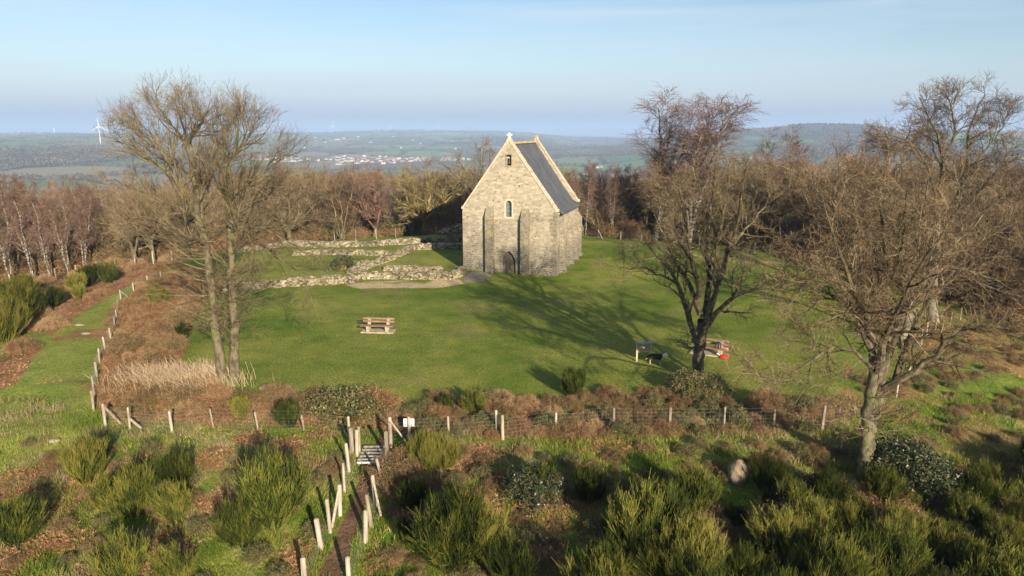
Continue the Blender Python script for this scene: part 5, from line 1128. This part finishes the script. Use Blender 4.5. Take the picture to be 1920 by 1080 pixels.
# brambles and scrub in the bank, the left scrub and the slope
def fill(kd_w, poly, n_, smin, smax, label, name, mind=.8, cond=None):
    lo = poly.min(0); hi = poly.max(0); got = []; tries = 0
    while len(got) < n_ and tries < n_ * 30:
        tries += 1; x = rv.uniform(lo[0], hi[0]); y = rv.uniform(lo[1], hi[1])
        if not inside(poly, np.array([x]), np.array([y]))[0] or (cond and not cond(x, y)) or any((x - a) ** 2 + (y - c) ** 2 < mind * mind for a, c in got): continue
        got.append((x, y))
        if name: continue
        veg(rv.choice(kd_w), x, y, rv.uniform(smin, smax))
    if name: stuff_bushes(name, label, [(x, y, rv.uniform(smin, smax)) for x, y in got], kd_w, len(got))
    return got
lanep = DIRT
notlane = lambda x, y: not inside(lanep, np.array([x]), np.array([y]))[0] and not inside(LANE, np.array([x]), np.array([y]))[0]
fill(['bramble', 'brownb', 'bramble', 'scrub', 'green'], BANK, 105, .32, .62, 'in the bank between fence and lawn', None, .75, notlane)
fill(['brownb', 'scrub', 'bramble', 'brownb'], SCRUB, 170, .3, .72, 'dense brown scrub of bramble and dead stems left of the twin tree', 'scrub_thicket', .9)
fill(['bramble', 'green', 'bramble'], SLOPE, 260, .22, .5, 'low green and brown ground cover on the right slope', 'slope_undergrowth', .7)
fill(['brownb', 'scrub'], BLEFT, 70, .5, .9, 'brown undergrowth in the rusty strip at far left', 'strip_undergrowth', 1.6)
for px, py, s_, kd, lb in ((655, 788, 1.3, 'green', 'tall rounded bramble mound left of the lane gate'), (622, 780, 1.0, 'green', 'bramble mound beside the tall rounded one, toward the twin tree'), (690, 775, 1.1, 'brownb', 'brown bramble mound right behind the lane gate'), (1290, 735, 1.0, 'green', 'leafy bush at the foot of the mossy oak'), (1330, 742, .9, 'green', 'second leafy bush right of the mossy oak foot'),
        (1690, 905, 1.3, 'dark', 'dark glossy bush beside the largest oak trunk'), (1740, 935, 1.1, 'dark', 'dark bush in front of the glossy one by the largest oak'), (1000, 935, .9, 'dark', 'dark green bush in the middle of the foreground'), (642, 505, 1.0, 'dark', 'round dark bush inside the ruins'), (728, 905, .8, 'bramble', 'bramble leaning on the right lane fence'), (750, 880, .8, 'bramble', 'bramble below the broom under the sign'), (1435, 760, .8, 'scrub', 'pale leafless scrub near the oak shadow at the fence')):
    b = P(px, py); veg(kd, b.x, b.y, s_, lb, None)
# more low plants over the open foreground
FORE = region([(-60, 830), (300, 830), (640, 860), (560, 1110), (-60, 1130)]); FORE2 = region([(740, 850), (1600, 830), (1560, 880), (1200, 920), (1150, 1120), (690, 1120)])
fill(['bramble', 'bramble', 'green'], FORE, 55, .22, .45, 'in the rough grass left of the lane', None, .9, notlane)
fill(['bramble', 'bramble', 'green'], FORE2, 75, .22, .45, 'in the rough ground right of the lane', None, .8, notlane)
# undergrowth at the foot of the wood
for nm_, kds, cnt, lb in (('wood_undergrowth', ['scrub', 'brownb', 'bramble'], 230, 'brown undergrowth at the foot of the wood'), ('evergreen_undergrowth', ['dark'], 70, 'dark ivy and holly at the foot of the wood')):
    pts = []
    for k in range(cnt):
        px = rv.uniform(-140, 2080) if nm_[0] == 'w' else rv.uniform(520, 1420); b0 = P0(px, float(np.interp(px, colF, rowF))); D = math.hypot(b0.x, b0.y); q_ = (D + rv.uniform(.5, 12)) / D
        pts.append((b0.x * q_, b0.y * q_, rv.uniform(1.2, 2.6)))
    stuff_bushes(nm_, lb, pts, kds, 3)

# ================================================================== GRASS, BRACKEN, DRY STALKS (uncountable)
def blades(rng, x, y, L, wd, lean, nlean=None):
    N = len(x); z = H(x, y); a = rng.uniform(0, 6.28, N); u = np.stack([np.cos(a), np.sin(a), 0 * a], 1) * wd[:, None]
    t = np.stack([rng.normal(size=N) * lean, rng.normal(size=N) * lean, np.ones(N)], 1); t = nrm(t) * L[:, None]; b_ = np.stack([x, y, z - .02], 1)
    return np.stack([b_ - u, b_ + u, b_ + t], 1).reshape(-1, 3), np.arange(N * 3).reshape(-1, 3)
rg_ = np.random.default_rng(9)
def scatter(n_, px0, px1, py0, py1):
    """random ground points, denser where the ground is nearer"""
    px = rg_.uniform(px0, px1, n_); py = rg_.uniform(py0, py1, n_); x, f, d = ray(px, py); t = CAMH / d
    for _ in range(4): t = (CAMH - H(x * t, f * t)) / d
    return x * t, f * t
X, Y = scatter(520000, -120, 2040, 745, 1190)
cx = X + rg_.normal(size=len(X)) * .05; cy = Y + rg_.normal(size=len(X)) * .05
keep = ~inside(LAWN, X, Y) & ~inside(DIRT, X, Y) & (brk(X, Y) < rg_.uniform(.45, 1.6, len(X))) & (fbm(X, Y, .5, 61, 2) > rg_.uniform(.25, .6, len(X)))
X, Y = X[keep], Y[keep]; pale = fbm(X, Y, 2.4, 63, 3) + rg_.normal(size=len(X)) * .06 + (inside(BANK, X, Y) | inside(SCRUB, X, Y)) * .2; L_ = rg_.uniform(.07, .20, len(X)) * (1 + 1.2 * (fbm(X, Y, 1.1, 67, 2) > .55))
for nm_, mk_, lb in (('tall_grass', pale < .56, 'gblade'), ('dry_grass', pale >= .56, 'gpale')):
    V, F_ = blades(rg_, X[mk_], Y[mk_], L_[mk_], rg_.uniform(.008, .020, mk_.sum()), .55)
    tag(link(nm_, mk(nm_, V, F_, MT[lb])), 'rough green grass over the foreground' if nm_[0] == 't' else 'pale dry grass mixed through the foreground', 'grass', None, 'stuff')
X, Y = scatter(260000, -60, 1720, 442, 800)
keep = (inside(LAWN, X, Y) | inside(GPATH, X, Y)) & ~inside(WORN, X, Y) & ~inside(WORN2, X, Y); X, Y = X[keep], Y[keep]
V, F_ = blades(rg_, X, Y, rg_.uniform(.03, .075, len(X)), rg_.uniform(.010, .022, len(X)), .8)
tag(link('lawn_grass', mk('lawn_grass', V, F_, MT['gblade'])), 'short green grass of the lawn', 'grass', None, 'stuff')
X, Y = scatter(150000, -120, 2040, 480, 1190)
keep = ~inside(LAWN, X, Y) & ~inside(DIRT, X, Y) & (((brk(X, Y) > rg_.uniform(.2, .9, len(X))) & ~(inside(GPATH, X, Y) & (fbm(X, Y, 2, 9) < .62))) | (inside(SCRUB, X, Y) & (rg_.random(len(X)) < .9))); X, Y = X[keep][:75000], Y[keep][:75000]
N = len(X); a = rg_.uniform(0, 6.28, N); L_ = rg_.uniform(.10, .36, N); base = np.stack([X, Y, H(X, Y) + rg_.uniform(0, .12, N)], 1); d_ = nrm(np.stack([np.cos(a), np.sin(a), rg_.uniform(-.1, .7, N)], 1)); sd_ = nrm(np.cross(d_, rg_.normal(size=(N, 3)) * .5 + np.array([0, 0, 1.0])))
VV = []; 
for k in range(5):
    t_ = .12 + .17 * k; w_ = (.26 * L_ * (1 - t_))[:, None]; c_ = base + d_ * (L_ * t_)[:, None] + np.array([0, 0, -1.0]) * (L_ * t_ * t_ * .35)[:, None]
    for sg in (-1, 1): VV.append(np.stack([c_, c_ + d_ * (L_ * .12)[:, None], c_ + sd_ * w_ * sg + d_ * (L_ * .14)[:, None] + rg_.normal(size=(N, 3)) * .02], 1))
V = np.concatenate(VV, 0).reshape(-1, 3)
tag(link('bracken', mk('bracken', V, np.arange(len(V)).reshape(-1, 3), MT['bracken'])), 'rusty dead bracken lying in patches', 'bracken', None, 'stuff')
# pale dry stalks in front of the twin tree
c = P(335, 722); X = c.x + rg_.normal(size=2600) * 1.5; Y = c.y + rg_.normal(size=2600) * .85; ac = Acc()
z = H(X, Y); ln = rg_.uniform(.4, 1.15, 2600); a = rg_.normal(size=2600) * .25 - .25; t1 = np.stack([X + ln * a * .5, Y + ln * rg_.normal(size=2600) * .1, z + ln * .6], 1); t2 = np.stack([X + ln * a * 1.3, Y + ln * rg_.normal(size=2600) * .25, z + ln], 1)
ac.tube(np.stack([np.stack([X, Y, z - .03], 1), t1, t2], 1), np.stack([np.full(2600, .010), np.full(2600, .008), np.full(2600, .004)], 1), 3)
tag(link('dry_stalks', ac.mesh('dry_stalks', MT['straw'])), 'pale dry stalks standing in front of the twin tree', 'dry stalks', None, 'stuff')

# ================================================================== FAR COUNTRY
rf = np.random.default_rng(21)
def far_trees(name, label, x, y, s_, nt, mat_, conif=False):
    """every tree a small cloud of twig-sized faces"""
    N = len(x); z = H(x, y); p = np.repeat(np.stack([x, y, z + s_ * (.62 if not conif else .55)], 1), nt, 0); S_ = np.repeat(s_, nt)
    q = nrm(rf.normal(size=(N * nt, 3))) * (rf.random(N * nt) ** .4)[:, None]
    if conif: q[:, 2] = rf.uniform(-1, 1, N * nt); k_ = (1 - q[:, 2]) * .28; q[:, 0] *= k_; q[:, 1] *= k_; q[:, 2] *= .6
    else: q[:, 2] *= .85; q[:, :2] *= .62
    c_ = p + q * S_[:, None] * .62; u = nrm(rf.normal(size=(N * nt, 3))); v = nrm(np.cross(u, rf.normal(size=(N * nt, 3)))); sz = (S_ * rf.uniform(.12, .26, N * nt))[:, None]
    V = np.stack([c_ - u * sz, c_ + v * sz, c_ + u * sz * .6 - v * sz * .5], 1).reshape(-1, 3)
    tag(link(name, mk(name, V, np.arange(len(V)).reshape(-1, 3), MT[mat_])), label, 'trees', None, 'stuff')
def wedge(n_, d0, d1, p=1.0): 
    D = np.exp(rf.uniform(math.log(d0), math.log(d1), n_)); a = rf.uniform(-.72, .72, n_); return D * np.sin(a), D * np.cos(a), D
x, y, D = wedge(60000, 150, 1500); k_ = (fbm(x, y, 160, 33, 3) > .42); x, y = x[k_][:6500], y[k_][:6500]
far_trees('hillside_wood', 'brown woodland on the slopes below the hilltop', x, y, rf.uniform(7, 12, len(x)), 60, 'fard')
x, y, D = wedge(1600000, 1100, 9000); ed_, _1, _2 = fields(x, y); wm_ = woodmask(x, y); k_ = (ed_ < 8) & (vn(x / 60, y / 60, 5) > .25); xh, yh = x[k_][:30000], y[k_][:30000]
k2 = (wm_ > .64) & (rf.random(len(x)) < .06); xw, yw = x[k2][:15000], y[k2][:15000]
far_trees('hedgerow_trees', 'hedgerow trees between the far fields', xh, yh, rf.uniform(6, 12, len(xh)), 12, 'fard')
far_trees('distant_woodland', 'hazy distant woodland', xw, yw, rf.uniform(9, 15, len(xw)), 12, 'fard')
a = rf.uniform(.335, .50, 5000); D = rf.uniform(3700, 5200, 5000); x, y = D * np.sin(a), D * np.cos(a)
far_trees('hilltop_wood', 'brown wood over the distant hill at right', x[:3600], y[:3600], rf.uniform(9, 14, 3600), 14, 'fard')
a = rf.uniform(.375, .47, 900); D = 4300 + rf.normal(size=900) * 220; far_trees('conifer_wood', 'dark conifers along the top of the distant hill', D * np.sin(a), D * np.cos(a), rf.uniform(14, 22, 900), 16, 'conif', True)
a = rf.uniform(-.75, .12, 2600); D = 7600 + rf.normal(size=2600) * 350; k_ = vn(a * 30, a * 0, 3) > .35; far_trees('ridge_trees', 'trees along the far ridge', (D * np.sin(a))[k_], (D * np.cos(a))[k_], rf.uniform(9, 18, k_.sum()), 10, 'conif')
# village: every house its own
def house_mesh(w, d, h, rh):
    b = MB().extr([[(-d / 2, -2), (d / 2, -2), (d / 2, h), (0, h + rh), (-d / 2, h)]], -w / 2, w / 2, axis='x')
    r = MB(); o_ = .4
    for sg in (-1, 1): 
        e0 = (sg * (d / 2 + o_), h - o_ * 2 * rh / d); vs = [(-w / 2 - .3, e0[0], e0[1] + .1), (w / 2 + .3, e0[0], e0[1] + .1), (w / 2 + .3, 0, h + rh + .12), (-w / 2 - .3, 0, h + rh + .12)]
        vs += [(a_, b_, c_ + .25) for a_, b_, c_ in vs]; r.add(vs, [(0, 1, 2, 3), (7, 6, 5, 4), (0, 4, 5, 1), (1, 5, 6, 2), (2, 6, 7, 3), (3, 7, 4, 0)])
    v = MB()
    for k in range(int(w // 4)):
        for sg in (-1, 1): v.box((-w / 2 + 2.2 + 4 * k, sg * (d / 2 + .03), 1.8), (1.3, .06, 1.5))
    return b, r, v
hp = []
for (w, d, h, rh) in ((12, 8, 5, 3.2), (16, 9, 6, 3.6), (22, 10, 4.5, 2.6), (36, 18, 6, 2.2)):
    b, r, v = house_mesh(w, d, h, rh); g = link('house', None); hp.append((g, b.build('wall', MT['render'], g), r.build('roof', MT['roofs'], g), v.build('window', MT['pane_dark'], g), [0]))
rh_ = random.Random(12)
def house(px, D, ty, label, group=None, rz=None):
    g, w_, r_, v_, u = hp[ty]; A = (px - 960) / 1313.0; y = D / math.sqrt(1 + A * A); x = A * y
    if u[0]:
        g2 = g.copy(); C.objects.link(g2)
        for o in (w_, r_, v_): o2 = o.copy(); C.objects.link(o2); o2.parent = g2
        g = g2
    u[0] = 1; g.location = (x, y, float(H(x, y))); g.rotation_euler = (0, 0, rh_.uniform(-.7, .7) if rz is None else rz); g['label'] = label; g['category'] = 'house'
    if group: g['group'] = group
    elif 'group' in g: del g['group']
for k in range(80): house(rh_.gauss(690, 42), 2950 + rh_.gauss(0, 130), rh_.choice([0, 0, 1, 1, 2]), 'pale house in the village seen over the wood left of the chapel', 'houses of the village left of the chapel')
for k in range(34): house(rh_.gauss(815, 30), 2950 + rh_.gauss(0, 110), rh_.choice([0, 1, 1, 2]), 'pale house in the village row above the round olive tree', 'houses above the round olive tree')
for k in range(34): house(rh_.gauss(525, 30), 3000 + rh_.gauss(0, 130), rh_.choice([0, 1, 2]), 'pale house in the cluster seen through the right side of the twin tree', 'houses seen through the twin tree')
for k in range(16): house(rh_.uniform(560, 900), 3600 + rh_.uniform(0, 2200), rh_.choice([0, 1, 2]), 'pale farmhouse scattered on the far slopes behind the village', 'farmhouses on the far slopes')
for k in range(9): house(rh_.gauss(1110, 20), 2300 + rh_.gauss(0, 160), rh_.choice([0, 1]), 'house in the valley just right of the chapel roof', 'houses right of the chapel roof')
house(478, 3000, 3, 'long pale shed at the left end of the town, behind the twin tree'); house(650, 2900, 3, 'wide white shed beside the village', None, .1); house(712, 2870, 3, 'largest white building of the village', None, .2); house(95, 2500, 2, 'long white farm shed in the fields at far left', None, .1); house(112, 2480, 0, 'small farmhouse beside the white shed at far left'); house(5, 900, 3, 'white roofed shed at the left edge behind the birches', None, .1); house(632, 5200, 3, 'long white shed on the slope below the far ridge, left', None, 0); house(875, 5000, 3, 'long pale farm on the slope left of the chapel gable', None, 0); house(770, 2880, 2, 'long white building between village and round olive tree', None, .1)
# water tower
A = (102 - 960) / 1313; D = 6900; y = D / math.sqrt(1 + A * A); x = A * y; b = MB().lathe([(6, -4), (5, 6), (5, 24), (9, 30), (9.5, 40), (3, 43)], 16)
tag(b.build('water_tower', MT['turbine'], None, (x, y, float(H(x, y)) + 4), smooth=False), 'white water tower on the far ridge at left', 'water tower')
# wind turbines
def turbine(px, D, zb, hub, bl_, rot, label, yaw=.2):
    A = (px - 960) / 1313; y = D / math.sqrt(1 + A * A); x = A * y; zg = float(H(x, y)) if zb is None else zb
    g = thing('wind_turbine', label, 'wind turbine', (x, y, zg), yaw - math.atan(A), 'wind turbines on the far ridge')
    MB().lathe([(2.6, -12), (2.5, 0), (2.1, hub * .5), (1.4, hub)], 12).build('tower', MT['turbine'], g, smooth=True)
    MB().box((0, 1.5, hub + 1.3), (3.2, 9, 3.4)).build('nacelle', MT['turbine'], g, bevel=.6)
    h = MB().lathe([(1.6, 0), (1.5, 1.6), (.4, 3)], 10); ho = h.build('hub', MT['turbine'], g, (0, -3, hub + 1.3)); ho.rotation_euler = (R(90), 0, 0)
    for k in range(3):
        a = rot + k * 2 * math.pi / 3; b = MB(); prof = [(0, 1.1), (.12, 2.0), (.35, 1.5), (.7, .9), (1, .25)]; vs = []
        for t_, c_ in prof:
            for sx, sy in ((-.4, -.25), (.6, -.15), (.6, .15), (-.4, .25)): vs.append((sx * c_ * 2, sy * c_ * 1.2, t_ * bl_ + 1))
        fs = [(i * 4 + j, i * 4 + (j + 1) % 4, (i + 1) * 4 + (j + 1) % 4, (i + 1) * 4 + j) for i in range(4) for j in range(4)] + [(3, 2, 1, 0), (16, 17, 18, 19)]
        b.add(vs, fs); o = b.build('blade', MT['turbine'], g, (0, -4.2, hub + 1.3)); o.rotation_euler = (0, a, 0)
turbine(186, 3300, None, 76, 34, -.05, 'nearest white wind turbine on the slope left of the twin tree')
turbine(624, 7000, None, 82, 44, .0, 'small wind turbine on the ridge right of the twin tree')
turbine(732, 9800, -35, 84, 44, .5, 'faint wind turbine left of the highest point of the central ridge')
turbine(822, 9000, -5, 84, 46, .3, 'faint wind turbine above the highest point of the central ridge')
turbine(918, 9600, -20, 70, 36, .9, 'very faint wind turbine just left of the chapel cross')
turbine(997, 9200, -45, 84, 44, .2, 'faint wind turbine right of the cross, left one of the pair')
turbine(1008, 9300, -45, 84, 44, .8, 'faint wind turbine right of the cross, right one of the pair')
# ================================================================== HAZE
hz = MB().box((0, 0, -12), (45400, 45400, 304)).build('haze', [], None); tag(hz, 'pale blue haze over the valley', 'haze', None, 'stuff')
hz.location = (0, 0, 0); m = bpy.data.materials.new('haze'); m.use_nodes = True; n = m.node_tree.nodes; l = m.node_tree.links; n.remove(n['Principled BSDF'])
pv = n.new('ShaderNodeVolumePrincipled'); pv.inputs['Color']  .default_value = (.50, .68, 1.0, 1); pv.inputs['Density'].default_value = 1.6e-4; pv.inputs['Anisotropy'].default_value = 0.0
l.new(pv.outputs[0], n['Material Output'].inputs['Volume']); hz.data.materials.append(m)
